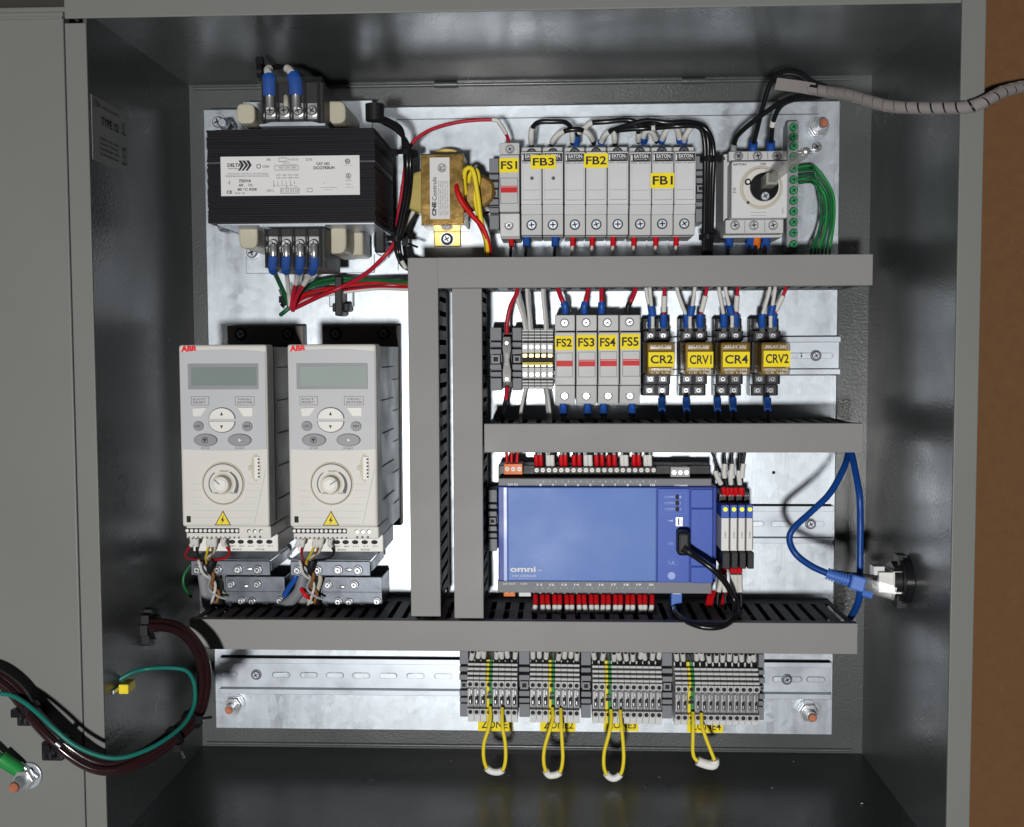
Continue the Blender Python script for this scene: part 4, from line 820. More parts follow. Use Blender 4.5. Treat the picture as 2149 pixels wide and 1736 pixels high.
for i,(x,e) in enumerate(((1795,1690),(1825,1780),(1855,1840),(1885,1830),(1920,1895),(1930,1935))):
    low=i%2
    wire('black wire with white sleeve and red ferrule, %s from left above the interface relays' % ORD[i],[U('c5',x-15,390,.048),U('c5',x-20,340,.05),U('c5',(x+e)/2-20,230,.052),U('c5',(x*.4+e*.6)-10,150,.052),U('c5',e,70,.052)],.00125,'black',[('ferrule',.0,.2,'red',1.8),('sleeve',.27+.14*low,.58+.14*low,'wire_white',1.9)],group='sleeved wires above the interface relays')
for i,(x,e) in enumerate(((1770,1735),(1780,1790),(1835,1850),(1860,1870),(1890,1905))):
    wire('sleeved wire with red ferrule, %s from left below the interface relays' % ORD[i],[U('c5',x+8,890,.055),U('c5',x+6,930,.053),U('c5',(x+e)/2,1040,.05),U('c5',e,1130,.05),U('c5',e,1215,.05)],.00125,'black',[('ferrule',.02,.2,'red',1.8),('sleeve',.24,.62,'wire_white',1.9)],group='sleeved wires below the interface relays')
for i,x in enumerate((1665,1690,1775)):
    wire('short red wire, %s from left at the lower right corner of the controller' % ORD[i],[U('c5',x+20,1085,.04),U('c5',x+5,1130,.045),U('c5',x-5,1190,.05)],.002,'red',group='red wires at the controller corner')

# ------------------------------------------------------------------ main switch and earth bar
def switch():
    v='c3'; zf=.082; X0,Y0,X1,Y1=RC(v,246,696,612,1068,zf); t=thing('main_switch','off white rotary main switch with black dial and clear shaft','switch',((X0+X1)/2,Y0,.006))
    a=RC(v,228,632,606,692,.068); b=RC(v,206,1078,584,1168,.072); c=RC(v,206,1168,584,1290,.05)
    build(M().box(X0-.003,b[1]-.002,.008,X1+.001,a[3],.056,'module').r(a,.056,.068,'module').r(b,.056,.072,'module'),'housing',t,bev=.0008)
    fp=build(M().box(X0,Y0,.0562,X1,Y1,zf,'module_light'),'front_plate',t,bev=.0012)
    m=M()
    for x in (332,462): p=U(v,x,1120,.072).x; m.box(p-.0003,b[1]+.001,.072,p+.0003,b[3]-.001,.0724,'module_dark')
    for x in (352,480): p=U(v,x,660,.068).x; m.box(p-.0003,a[1]+.001,.068,p+.0003,a[3]-.001,.0684,'module_dark')
    build(m,'seam',t)
    for x,y,z in ((290,665,.068),(415,664,.068),(540,664,.068),(268,1115,.072),(390,1115,.072),(515,1115,.072)):
        p=U(v,x,y,z); build(M().cyl(p.x,p.y,z,z+.0002,.0044,'module_dark',18).screw(p.x,p.y,z+.0005,.0036,'chrome',random.random()),'screw',t)
    c=U(v,438,870,zf); s=(U(v,448,870,zf).x-c.x)/10
    d1=build(M().cyl(c.x,c.y,zf,zf+.0015,140*s,'beige',44).cyl(c.x,c.y,zf+.0015,zf+.0035,128*s,'cream',44,120*s),'dial_ring',t,bev=.0005)
    k=build(M().cyl(c.x+15*s,c.y,zf+.0035,zf+.0065,94*s,'black_gloss',36,90*s).cyl(c.x-93*s,c.y+32*s,zf+.0035,zf+.006,20*s,'black_gloss',18).cyl(c.x-93*s,c.y+32*s,zf+.006,zf+.0064,11*s,'cream_light',14),'dial',t)
    build(M().screw(c.x+18*s,c.y-62*s,zf+.0068,.0038,'zinc'),'screw',k)
    build(M().cyl(c.x-88*s,c.y-100*s,zf+.0035,zf+.0038,9*s,'slot_dark',12),'index_dot',d1)
    m=M(); zz=zf+.0003
    for q,r in (('EATON',(258,712,340,726)),('I ON',(432,708,468,724)),('O',(256,870,272,890)),('OFF',(252,897,276,905)),('TRIP',(570,708,596,722))): m.txt(q,*RC(v,*r,zf),zz,'ink',.03)
    r=RC(v,372,1030,470,1052,zf)
    for b in ((r[0],r[1],r[2],r[1]+.0003),(r[0],r[3]-.0003,r[2],r[3])): m.box(*b[:2],zf,*b[2:],zz,'module_dark')
    r=RC(v,574,992,584,1040,zf); m.txt('690V~',*r,zz,'ink_grey',0,90)
    build(m,'print',fp)
    # translucent shaft standing straight out
    sx,sy=c.x+.0035,c.y+.003; e=.003
    build(M().box(sx-e,sy-e,zf+.006,sx+e,sy+e,.236,'frosted').box(sx-e*1.6,sy-e*1.6,zf+.006,sx+e*1.6,sy+e*1.6,zf+.03,'frosted'),'shaft',t,bev=.0008)
    build(M().tube([(sx-.005,sy,.232),(sx+.005,sy,.232)],.0012,'chrome',10).dome((sx,sy,.236),.003,.003,.002,'chrome'),'shaft_pin',t)
switch()
v='c3'; X0,Y0,X1,Y1=RC(v,612,432,684,1290,.03)
t=thing('earth_bar','upright earth terminal bar with a column of green screws','earth bar',((X0+X1)/2,Y0,0))
build(M().box(X0+.001,Y0,.0005,X1-.001,Y1,.018,'bracket').box(X0,Y0,.018,X1,Y1,.027,'module_dark'),'bar',t,bev=.0008)
for y in (475,538,600,668,745,818,888,955,1025,1095,1165,1240):
    p=U(v,650,y,.03); build(M().screw(p.x,p.y,.029,.0036,'green_screw',random.random(),h=.0028),'earth_screw',t)
for i in range(6):
    y0=[735,762,795,818,840,745][i]; ro=i*6
    wire('green earth wire, %s from outside, curving down from the earth bar' % ORD[i],[U(v,682,y0,.024),U(v,740+ro*.3,y0-6,.03),U(v,800-ro+i*3,y0+10,.034+.002*i),U(v,898-i*16,890+i*9,.038),U(v,915-i*(17 if i%2 else 14),1020,.04),U(v,905-i*(18 if i%2 else 23),1150,.042),U(v,888-i*24,1260,.045),U(v,878-i*24,1330,.05)],.0012,'green_wire' if i%3 else 'green',group='green wires from the earth bar')

# switch supply leads and spiral wrap
wire('black lead from the left pole of the main switch into the spiral wrap',[U(v,258,640,.06),U(v,262,590,.062),U(v,290,525,.07),U(v,400,430,.085),U(v,560,320,.10),U(v,700,270,.115),U(v,880,268,.13)],.0022,'black_gloss',[('ferrule_sleeve',0,.07,'module_dark',1.3)])
wire('black lead arching high from the middle pole of the main switch',[U(v,385,640,.06),U(v,388,590,.062),U(v,410,500,.075),U(v,450,340,.09),U(v,500,190,.10),U(v,570,120,.11),U(v,680,122,.12),U(v,770,180,.125),U(v,860,215,.13)],.0022,'black_gloss',[('ferrule_sleeve',.0,.08,'blue',1.7)])
wire('black lead from the right pole of the main switch with a white mark',[U(v,500,640,.06),U(v,502,580,.062),U(v,515,450,.08),U(v,560,345,.095),U(v,640,300,.11),U(v,760,285,.12),U(v,880,268,.13)],.0022,'black_gloss',[('ferrule_sleeve',.0,.1,'blue',1.7),('marker',.28,.34,'white',1.15)])
sp=[U(v,535,195,.118),U(v,690,215,.125),U(v,860,245,.135),U(v,990,262,.15),U(v,1120,300,.165),U(v,1280,342,.18),U(v,1480,352,.195),U(v,1640,352,.205),U(v,1800,345,.215),U(v,1900,305,.215),U(v,2000,250,.21),U(v,2130,215,.20),U(v,2260,190,.19)]
C=cat_rom(sp,150); m=M()
m.tube(C[18:],.0037,'black',8)
t=build(m,'spiral_wrapped_cable',None,C[18]); tag(t,'grey spiral wrapped cable drooping across the upper right corner of the cabinet','cable')
# helical ribbon
V=[];F=[];N=0; fr=cat_rom(sp,900)
wd=.0046
def frame(i):
    a=fr[min(i+1,899)]-fr[max(i-1,0)]; a.normalize(); u=Vector((0,0,1)); u=(u-a*u.dot(a)).normalized(); return a,u,a.cross(u)
L=sum((fr[i+1]-fr[i]).length for i in range(900)); pitch=.0092
s_=0; prev=fr[0]
for i in range(0,900,2):
    if i>0: s_+=(fr[i]-fr[i-2]).length
    a,u,b=frame(i); flat=1 if i<120 else 0
    if flat: continue
    ang=2*math.pi*s_/pitch
    n1=8
    # ribbon band at this step
    gap=.90 if (i<430) else .86
    if i>690: gap=.82
    for e,rr in ((-.5,.0053),(.5,.0053),(.5,.0046),(-.5,.0046)):
        off=e*pitch*gap; c=fr[i]+a*off; V.append(c+(u*math.cos(ang)+b*math.sin(ang))*rr)
n_=len(V)//4
for k in range(n_-1):
    for q in range(4): F.append((4*k+q,4*k+(q+1)%4,4*k+4+(q+1)%4,4*k+4+q))
# refine: rotate in small angular steps instead
V=[];F=[]; total=0; cum=[0]
for i in range(900): total+=(fr[i+1]-fr[i]).length; cum.append(total)
s0=cum[118]; turns=(total-s0)/pitch; K=int(turns*20); idx=0
for k in range(K+1):
    s_=s0+(total-s0)*k/K; ang=2*math.pi*(s_-s0)/pitch
    for e,rr in ((-.5,.0046),(.5,.0046),(.5,.0041),(-.5,.0041)):
        gp=.93 if s_<s0+.09 else .84
        ss=min(max(s_+e*pitch*gp,0),total-1e-6)
        lo,hi=0,900
        while hi-lo>1:
            md=(lo+hi)//2
            if cum[md]<=ss: lo=md
            else: hi=md
        f_=(ss-cum[lo])/max(1e-9,cum[lo+1]-cum[lo]); c=fr[lo].lerp(fr[lo+1],f_); a,u,b=frame(lo)
        V.append(c+(u*math.cos(ang)+b*math.sin(ang))*rr)
for k in range(K):
    for q in range(4): F.append((4*k+q,4*k+(q+1)%4,4*k+4+(q+1)%4,4*k+4+q))
build(M().add(V,F,'spiral',False),'spiral_wrap',t)
m=M(); 
for k in range(16):
    i0=int(k*120/16); i1=int((k+1)*120/16)
    for i in (i0,):
        a0,u0,b0=frame(i0); a1,u1,b1=frame(i1); ww=.0048; A=fr[i0]; B=fr[i1]
        P8=[A-b0*ww-u0*.0003,B-b1*ww-u1*.0003,B+b1*ww-u1*.0003,A+b0*ww-u0*.0003]; Q8=[p+u0*.0012 for p in P8]
        m.hexa(P8+Q8,'spiral')
build(m,'wrap_end',t)

# ------------------------------------------------------------------ top row wiring
K='c2'
def bw(label,pts,sl,r=.0022,extra=()):
    P=[U(K,p[0],p[1],p[2] if len(p)>2 else .055) for p in pts]
    wire(label,P,r,'black_gloss',[('sleeve',a,b,'wire_white',1.18) for a,b in sl]+list(extra),group='black jumper wires over the fuse blocks')
bw('black jumper with white sleeves arching from the left pole of FB3 to FB2',[(895,305,.045),(893,260),(900,195,.06),(940,155,.065),(1030,150,.066),(1110,152,.065),(1150,180,.06),(1165,240),(1166,295,.045)],[(.05,.27),(.76,.95)])
bw('black jumper with white sleeves joining the right pole of FB3 to FB2',[(1028,303,.045),(1040,270),(1085,225,.06),(1160,203,.063),(1230,207,.062),(1280,240,.058),(1308,295,.045)],[(.10,.38),(.65,.9)])
bw('black wire with white sleeve rising from the left pole of FB2',[(1190,300,.045),(1195,240,.052),(1250,188,.06),(1290,160,.064),(1400,150,.066),(1540,140,.066),(1620,172,.066),(1700,190,.06)],[(.16,.36)],extra=[('ferrule_sleeve',.0,.12,'blue',1.5)])
bw('black wire with white sleeve from the middle pole of FB2 into the tied bundle',[(1355,290,.045),(1380,240),(1430,208,.06),(1530,175,.066),(1660,142,.07),(1800,158,.072),(1930,152,.07),(2040,185,.065),(2085,290,.06),(2080,500,.055),(2072,800,.055),(2065,1060,.06)],[(.01,.08)],extra=[('ferrule_sleeve',.0,.012,'blue',1.5)])
bw('black wire with upright white sleeve from the right pole of FB2',[(1447,305,.045),(1446,260),(1450,215,.06),(1540,200,.064),(1650,195,.066),(1720,192,.064)],[(.12,.35),(.9,1)])
bw('black wire with white sleeve at the left pole of FB1',[(1603,285,.045),(1604,240),(1612,195,.06),(1700,165,.066),(1830,158,.07),(1990,170,.068),(2060,260,.062),(2062,500,.058),(2055,800,.058),(2050,1060,.06)],[(.015,.07)])
bw('short black jumper with white sleeve joining two poles of FB1',[(1640,285,.045),(1640,240),(1665,205,.06),(1700,230,.055),(1725,285,.045)],[(.22,.9)],extra=[('ferrule_sleeve',.0,.2,'blue',1.5)])
bw('white sleeved jumper arching over the middle and right poles of FB1',[(1755,285,.045),(1775,235),(1825,165,.062),(1860,200,.058),(1880,285,.045)],[(.1,.46),(.54,.9)],extra=[('ferrule_sleeve',.0,.1,'blue',1.5),('ferrule_sleeve',.9,1,'blue',1.5)])
bw('black wire with white sleeve from the right pole of FB1 into the bundle',[(1905,285,.045),(1915,245),(1975,170,.064),(2060,210,.066),(2100,330,.06),(2094,600,.055),(2085,900,.055),(2078,1060,.06)],[(.02,.14)],extra=[('ferrule_sleeve',.0,.02,'blue',1.5)])
bw('outer black wire running down the tied bundle right of FB1',[(1700,192,.066),(1860,180,.072),(2000,185,.07),(2040,280,.066),(2044,500,.062),(2040,800,.06),(2036,1060,.06)],[(.0,.02)])
tie('black cable tie high on the bundle right of FB1',U(K,2070,402,.06),.0078,.006,(0,1,0),head=(1,0)); tie('black cable tie low on the bundle right of FB1',U(K,2062,915,.058),.0078,.008,(0,1,0),head=(1,-.3))
wire('red wire with a white sleeve arching into fuse holder FS1',[U(K,10,900,.04),U(K,40,600,.045),U(K,80,340,.05),U(K,190,222,.055),U(K,400,155,.06),U(K,640,138,.06),U(K,690,170,.058),U(K,735,250,.05),U(K,745,300,.045)],.0016,'red_wire',[('sleeve',.84,.94,'wire_white',1.25)])
wire('grey shadowy wire under the red wire left of FS1',[U(K,545,760,.012),U(K,570,740,.012),U(K,600,745,.01)],.0018,'wire_grey') if 0 else None
for i,(x,c,c2,nm) in enumerate(((762,'red','black','red ferruled black wire below FS1'),(862,'blue','black','blue ferruled wire below the left pole of FB3'),(1052,'blue','black','blue ferruled wire below the right pole of FB3'),(1168,'red','wire_white','red ferruled wire below the left pole of FB2'),(1297,'red','wire_white','red ferruled wire below the middle pole of FB2'),(1435,'red','wire_white','red ferruled wire below the right pole of FB2'),(1573,'red','wire_white','red ferruled wire below the left pole of FB1'),(1718,'red','wire_white','red ferruled wire below the middle pole of FB1'),(1853,'red','wire_white','red ferruled wire below the right pole of FB1'))):
    z=.045; wire(nm,[U(K,x,900,z),U(K,x,960,z+.002),U(K,x-4,1000,z+.004),U(K,x-8,1075,z+.01)],.0014,c2,[('ferrule',.02,.42,c,2.4 if c=='blue' else 1.7)],group='ferruled wires below the top fuse row')
m=None
# small transformer wires
wire('outer yellow wire looping from the small transformer',[U(K,470,700,.04),U(K,450,560,.055),U(K,455,475,.062),U(K,490,455,.064),U(K,515,500,.064),U(K,540,650,.06),U(K,560,800,.056),U(K,600,950,.055),U(K,612,1060,.06)],.0022,'yellow')
wire('inner yellow wire looping from the small transformer',[U(K,500,640,.035),U(K,480,540,.05),U(K,500,480,.055),U(K,530,470,.056),U(K,545,540,.056),U(K,520,640,.055),U(K,545,780,.05),U(K,590,930,.05),U(K,600,1060,.055)],.002,'yellow')
wire('outer red wire from the small transformer into the duct',[U(K,440,560,.045),U(K,405,565,.058),U(K,400,600,.064),U(K,430,680,.064),U(K,500,770,.06),U(K,570,850,.057),U(K,610,960,.055),U(K,620,1060,.06)],.0022,'red')
wire('inner red wire from the small transformer into the duct',[U(K,440,600,.045),U(K,418,610,.058),U(K,430,660,.062),U(K,490,750,.058),U(K,555,840,.054),U(K,595,950,.052),U(K,605,1060,.057)],.002,'red')

# big transformer wires
K='c1'
def lug(P0,P1,mm='blue'): pass
for i,(x,nm,c,sl) in enumerate(((598,'green wire on the lower left lug of the large transformer','green_wire',[]),(683,'white wire on the second lower lug of the large transformer','wire_white',[]),(771,'red wire with white sleeve on the third lower lug of the large transformer','red_wire',[('sleeve',.36,.62,'wire_white',1.2)]),(860,'red wire with white sleeve on the fourth lower lug of the large transformer','red_wire',[('sleeve',.36,.62,'wire_white',1.2)]))):
    e=[U(K,700,1625,.05),U(K,706,1640,.05),U(K,712,1640,.052),U(K,722,1650,.05)][i]
    wire(nm,[U(K,x,1225,.117),U(K,x,1300,.117),U(K,x-3,1375,.108),U(K,(x*.75+700*.25),1440,.085),U(K,(x*.3+705*.7),1550,.06),e],.0020,c,[('lug_barrel',.0,.10,'chrome',1.6),('lug_sleeve',.10,.33,'blue',2.1)]+sl)
for i,(c,nm,y1,y2,ey) in enumerate((('red_wire','lower dark red wire',1570,1530,1500),('red','upper bright red wire',1545,1500,1480),('green_wire','green wire',1510,1465,1462),('green_wire','lighter green wire',1500,1450,1480),('wire_white','pale wire',1578,1538,1512))):
    mid=(1250,1440) if 'green' in nm else (1250,y2-30)
    wire(nm+' running from the lower wire knot to the upright duct',[U(K,715,1640,.05),U(K,800,y1,.04),U(K,1000,y2-10*(i==3),.022),U(K,mid[0],mid[1]+6*i if 'green' in nm else mid[1],.03),U(K,1440,ey,.05),U(K,1500,ey,.055)],.0016,c)
wire('red wire climbing from the cable mount to the tied black bundle',[U(K,720,1640,.05),U(K,900,1555,.035),U(K,1040,1495,.03),U(K,1180,1420,.04),U(K,1300,1310,.05),U(K,1375,1210,.05),U(K,1400,1050,.05),U(K,1430,850,.05),U(K,1455,680,.05)],.002,'red_wire')
wire('green wire stub knotted below the large transformer',[U(K,645,1675,.05),U(K,670,1655,.054),U(K,700,1630,.054)],.002,'green_wire')
tie('black cable tie on the wire knot below the large transformer',U(K,672,1605,.05),.004,.01,(1,-1,0),head=(-.3,1))
# cable mount pad
r=RC(K,955,1445,1112,1625,.006); t=build(M().r(r,.0004,.006,'zinc'),'cable_mount',None,((r[0]+r[2])/2,r[1],0),bev=.001); tag(t,'square silver adhesive cable mount with black tie below the large transformer','cable mount'); 
p=U(K,1030,1530,.02); build(M().box(p.x-.0035,p.y-.022,.006,p.x+.0035,p.y+.014,.0305,'black').box(p.x-.008,p.y-.018,.006,p.x+.008,p.y-.010,.02,'black'),'tie_strap',t,bev=.001)
# black bundle right of the large transformer
for i in range(6):
    o=(i-2.5)*11; z=.05+.004*(i%3)
    wire('black bundled wire, %s from left, right of the large transformer' % ORD[i],[U(K,1245-o*.2,395+o*.2,.085),U(K,1290,420+o*.5,.085),U(K,1400-o*.5,480+o*.3,.075),U(K,1448+o*.5,580,.065),U(K,1462+o*.6,720,z),U(K,1450+o*.6,900,z),U(K,1415+o*.6,1080,z),U(K,1392+o*.5,1190,z),U(K,1405+o*.4,1290,z),U(K,1450+o*.4,1370-i*8,z-.01),U(K,1540,1400-i*8,z-.01)],.0019,'black_gloss' if i!=4 else 'black',group='black wires tied beside the large transformer')
wire('white wire crossing the lower end of the black bundle',[U(K,1500,1010,.03),U(K,1450,1090,.035),U(K,1405,1190,.045),U(K,1390,1260,.05),U(K,1450,1380,.055)],.002,'wire_white')
wire('thin black wire beside the white wire near the small transformer',[U(K,1510,1030,.028),U(K,1470,1120,.03),U(K,1440,1200,.035),U(K,1450,1330,.05)],.0018,'black')
tie('black cable tie at the top of the bundle beside the large transformer',U(K,1452,640,.055),.0105,.005,(0,1,0),head=(-1,0)); tie('black cable tie at the bottom of the bundle beside the large transformer',U(K,1392,1190,.052),.009,.012,(0,1,0),head=(1,-.4))
m=M(); p=U(K,1250,385,.09); m.tube([p+Vector((0,-.006,0)),p+Vector((0,.008,0))],.008,'black',14); tag(build(m,'cable_boot',None,p,bev=.001),'black rubber boot at the top right corner of the large transformer','cable boot')
# top terminals
for i,x in enumerate((578,745)):
    wire(['black wire with white sleeve and blue lug, left upper terminal of large transformer','black wire with white sleeve and blue lug, right upper terminal of large transformer'][i],[U(K,x,350,.115),U(K,x-2,290,.115),U(K,x-4,185,.115),U(K,x-8-14*i,135,.112),U(K,x-10-40*i,98,.105),U(K,640,80,.095)],.0024,'black_gloss',[('lug_barrel',.0,.2,'chrome',1.6),('lug_sleeve',.2,.5,'blue',2.6),('sleeve',.56,.78,'wire_white',1.5)])
tie('bulky black cable tie above the upper terminal block of the large transformer',U(K,520,112,.10),.008,.006,(1,0,0),head=(0,1))
wire('short white wire standing on the second upper terminal of large transformer',[U(K,680,340,.112),U(K,680,300,.112),U(K,678,240,.105)],.0022,'bobbin')

# ------------------------------------------------------------------ second row wiring
K='c4'
for i,(x,xe,c) in enumerate(((505,468,'blue'),(610,632,'blue'),(705,705,'blue'),(850,890,'black'))):
    wire('red wire dropping into the top of fuse holder FS%d' % (i+2),[U(K,x,195,.048),U(K,x,150,.05),U(K,(x+xe)/2,110,.05),U(K,xe,55,.055),U(K,xe,20,.06)],.0022,'red_wire',[('ferrule',.0,.36,c,1.5 if i<3 else 1.1)],group='red wires above FS2 to FS5')
for i,x in enumerate((495,628,715,872)):
    wire('blue ferruled wire below fuse holder FS%d' % (i+2),[U(K,x,680,.048),U(K,x,725,.05),U(K,x+3,800,.06)],.0022,'black',[('ferrule',.0,.5,'blue',1.6)],group='blue ferruled wires below FS2 to FS5')
wire('red wire feeding the top of the black fuse terminal',[U(K,186,300,.046),U(K,186,240,.048),U(K,205,150,.05),U(K,238,80,.055),U(K,245,30,.06)],.002,'red_wire')
wire('red wire turning black below the black fuse terminal',[U(K,186,590,.046),U(K,183,640,.048),U(K,172,700,.05),U(K,160,790,.06)],.002,'black',[('red_section',.0,.35,'red_wire',1.05)])
for i,(x,xe) in enumerate(((286,235),(298,250),(312,295),(322,302),(398,382),(408,390))):
    wire('grey white wire above the thin terminals, %s from left' % ORD[i],[U(K,x,275,.036),U(K,(x*.7+xe*.3),200,.042),U(K,(x*.2+xe*.8),120,.048),U(K,xe,50,.055)],.0016,'wire_grey' if i%2 else 'wire_white',group='pale wires above the thin terminals')
for i,(x,xe) in enumerate(((290,258),(396,412),(402,424))):
    wire('grey white wire below the thin terminals, %s from left' % ORD[i],[U(K,x,600,.036),U(K,(x+xe)/2,660,.042),U(K,xe,760,.05),U(K,xe,800,.06)],.0016,'wire_grey' if i%2 else 'wire_white',group='pale wires below the thin terminals')
names=['CR2','CRV1','CR4','CRV2']
spec=[[(978,250,'w',950,0),(1045,245,'r',1050,0),(985,250,'w',970,1)],[(1172,250,'w',1120,0),(1245,245,'r',1280,0),(1190,250,'w',1215,1)],[(1375,245,'w',1350,0),(1440,240,'r',1450,0),(1420,245,'w',1385,1)],[(1585,245,'w',1625,0),(1648,240,'r',1712,0),(1632,245,'w',1655,1)]]
for n_,sp_ in zip(names,spec):
    for j,(x,y,c,xe,hi) in enumerate(sp_):
        z=.045+.012*hi; yy=y-85*hi
        lab={0:'white wire with blue lug on the upper left screw of relay %s',1:'red wire with white sleeve and blue lug above relay %s',2:'white wire with a raised blue lug behind the others above relay %s'}[j]%n_
        wire(lab,[U(K,x,y+38,z-.004),U(K,x,y+10,z),U(K,x,y-40,z+.003),U(K,(x+xe)/2,y-110,z+.006),U(K,xe,60,z+.01),U(K,xe,20,.06)],.0017,'wire_white' if c=='w' else 'red_wire',[('lug_barrel',0,.12,'chrome',1.5),('lug_sleeve',.12 if not hi else .34,.38 if not hi else .52,'blue',2.0)]+([('sleeve',.42,.72,'wire_white',1.4)] if c=='r' else []),group='lugged wires above the relays')
for x,n_ in ((1035,'CR2'),(1170,'CRV1'),(1340,'CR4'),(1425,'CR4 right screw'),(1615,'CRV2')):
    wire('wire with blue lug below relay '+n_,[U(K,x,630,.03),U(K,x,680,.034),U(K,x+2,730,.045),U(K,x+4,800,.06)],.0017,'black',[('lug_sleeve',.1,.5,'blue',2.0)],group='blue lugged wires below the relays')

# ------------------------------------------------------------------ zone terminals
def zone(cols, yl, ye, ytop, ybot, yA, yB, label, zn):
    # cols: list of column x (crop) ; ye: index of the yellow green one
    sp=(cols[-1]-cols[0])/(len(cols)-1); z1=.05
    for i,x in enumerate(cols):
        yo=(i/(len(cols)-1))*4
        r=RC('c7',x-sp/2,ytop+yo,x+sp/2,ybot+yo,z1-.01); X0,Y0,X1,Y1=r; H=Y1-Y0; xc=(X0+X1)/2; g=.00012
        gy=(i==ye); nm='earth_terminal' if gy else 'terminal_block'
        t=thing(nm,('yellow and green earth terminal in the zone %s row' % zn) if gy else 'grey two level terminal, %s from left in the zone %s row' % (ORD[i],zn),'terminal',(xc,Y0,.006),'rail terminals in four zone rows')
        mA='terminal'; m=M()
        def bx(a,b,c,d,z0,z1_,mm):
            if gy: m.box(a,b,z0,xc-.0001,d,z1_,'yellow'); m.box(xc-.0001,b,z0,c,d,z1_,'green')
            else: m.box(a,b,z0,c,d,z1_,mm)
        fA=1-(yA-ytop)/(ybot-ytop); fB=1-(yB-ytop)/(ybot-ytop)
        bx(X0+g,Y0,X1-g,Y1,.008,.034,'terminal')
        bx(X0+g,Y0+H*(fB-.05),X1-g,Y0+H*(fB+.05),.034,z1,'module'); bx(X0+g,Y0+H*(fA-.05),X1-g,Y0+H*(fA+.06),.034,z1,'module')
        bx(X0+g,Y0+H*(fB+.05),X1-g,Y0+H*(fA-.05),.034,.044,'module_dark')
        for j in range(4): bx(X0+g,Y0+H*(fA+.075+.062*j),X1-g,Y0+H*(fA+.115+.062*j),.034,z1-.001-.0028*j,'module')
        bx(X0+g,Y0+H*.0,X1-g,Y0+H*(fB-.055),.034,.042,'module_light')
        build(m,'housing',t,bev=.00025,seg=1)
        m=M()
        for f in (fA,fB): m.cyl(xc,Y0+H*f,z1,z1+.0002,.0020,'slot_dark',14)
        build(m,'wire_entry',t)
        if not gy:
            m=M(); ymid=Y0+H*(fA+fB)/2; q=H*.075
            m.box(xc-.0013,ymid+q*.3,.044,xc-.0002,ymid+q*1.9,.0485,'chrome'); m.box(xc+.0003,ymid+q*.8,.044,xc+.0015,ymid+q*1.6,.048,'chrome'); m.box(xc-.0014,ymid-q*1.5,.044,xc+.0016,ymid+q*.1,.0475,'slot_dark'); m.box(xc-.0022,ymid-q*1.7,.044,xc-.0015,ymid+q*1.9,.0495,'module_light'); m.box(xc-.0006,ymid-q*1.2,.0475,xc+.0004,ymid-q*.5,.049,'chrome')
            build(m,'contact_spring',t)
        else:
            m=M(); ymid=Y0+H*(fA+fB)/2; m.box(X0+.0006,ymid-H*.03,.044,X1-.0006,ymid+H*.015,.0455,'slot_dark'); m.screw(xc,ymid+H*.06,.0465,.0017,'dark_steel'); build(m,'contact_spring',t)
z1c=[109,142,173,205,243,275,307,340]; z2c=[438,470,502,535,570,603,635,668]
z3c=[768,800,833]+[870+33*k*1.0 for k in range(8)]; z4c=[1203,1236,1268]+[1305+34.1*k for k in range(10)]
def even(c): n=len(c); return [c[0]+(c[-1]-c[0])*i/(n-1) for i in range(n)]
z1c,z2c,z3c,z4c=[even(c) for c in (z1c,z2c,z3c,z4c)]
zone(z1c,0,3,258,574,362,507,'',' 1'.strip()); zone(z2c,0,3,260,578,366,511,'','2'); zone(z3c,0,2,264,583,376,520,'','3'); zone(z4c,0,2,272,590,388,537,'','4')
for a,b,c,l in ((46,94,210,'ribbed grey end stop left of the zone 1 terminals'),(362,420,212,'ribbed grey end stop between zone 1 and zone 2 terminals'),(692,746,216,'ribbed grey end stop between zone 2 and zone 3 terminals'),(1122,1178,220,'ribbed grey end stop between zone 3 and zone 4 terminals'),(1636,1668,228,'ribbed grey end stop right of the zone 4 terminals')):
    end_bracket('c7',a,c,b,c+350,.042,l)
for i,(x0,y0,x1,y1) in enumerate(((145,568,330,630),(475,570,662,632),(812,572,995,630),(1255,580,1445,638))):
    r=RC('c7',x0,y0,x1,y1,.002); o=build(M().r(r,.0006,.0012,'yellow_label'),'zone_label',None,((r[0]+r[2])/2,r[1],.0006)); tag(o,'yellow ZONE%d sticker on the plate below its terminals' % (i+1),'label','yellow zone stickers'); h=r[3]-r[1]; L=r[2]-r[0]
    build(M().txt('ZONE%d' % (i+1),r[0]+L*.1,r[1]+h*.25,r[2]-L*.06,r[3]-h*.12,.0014,'ink',.012),'lettering',o)
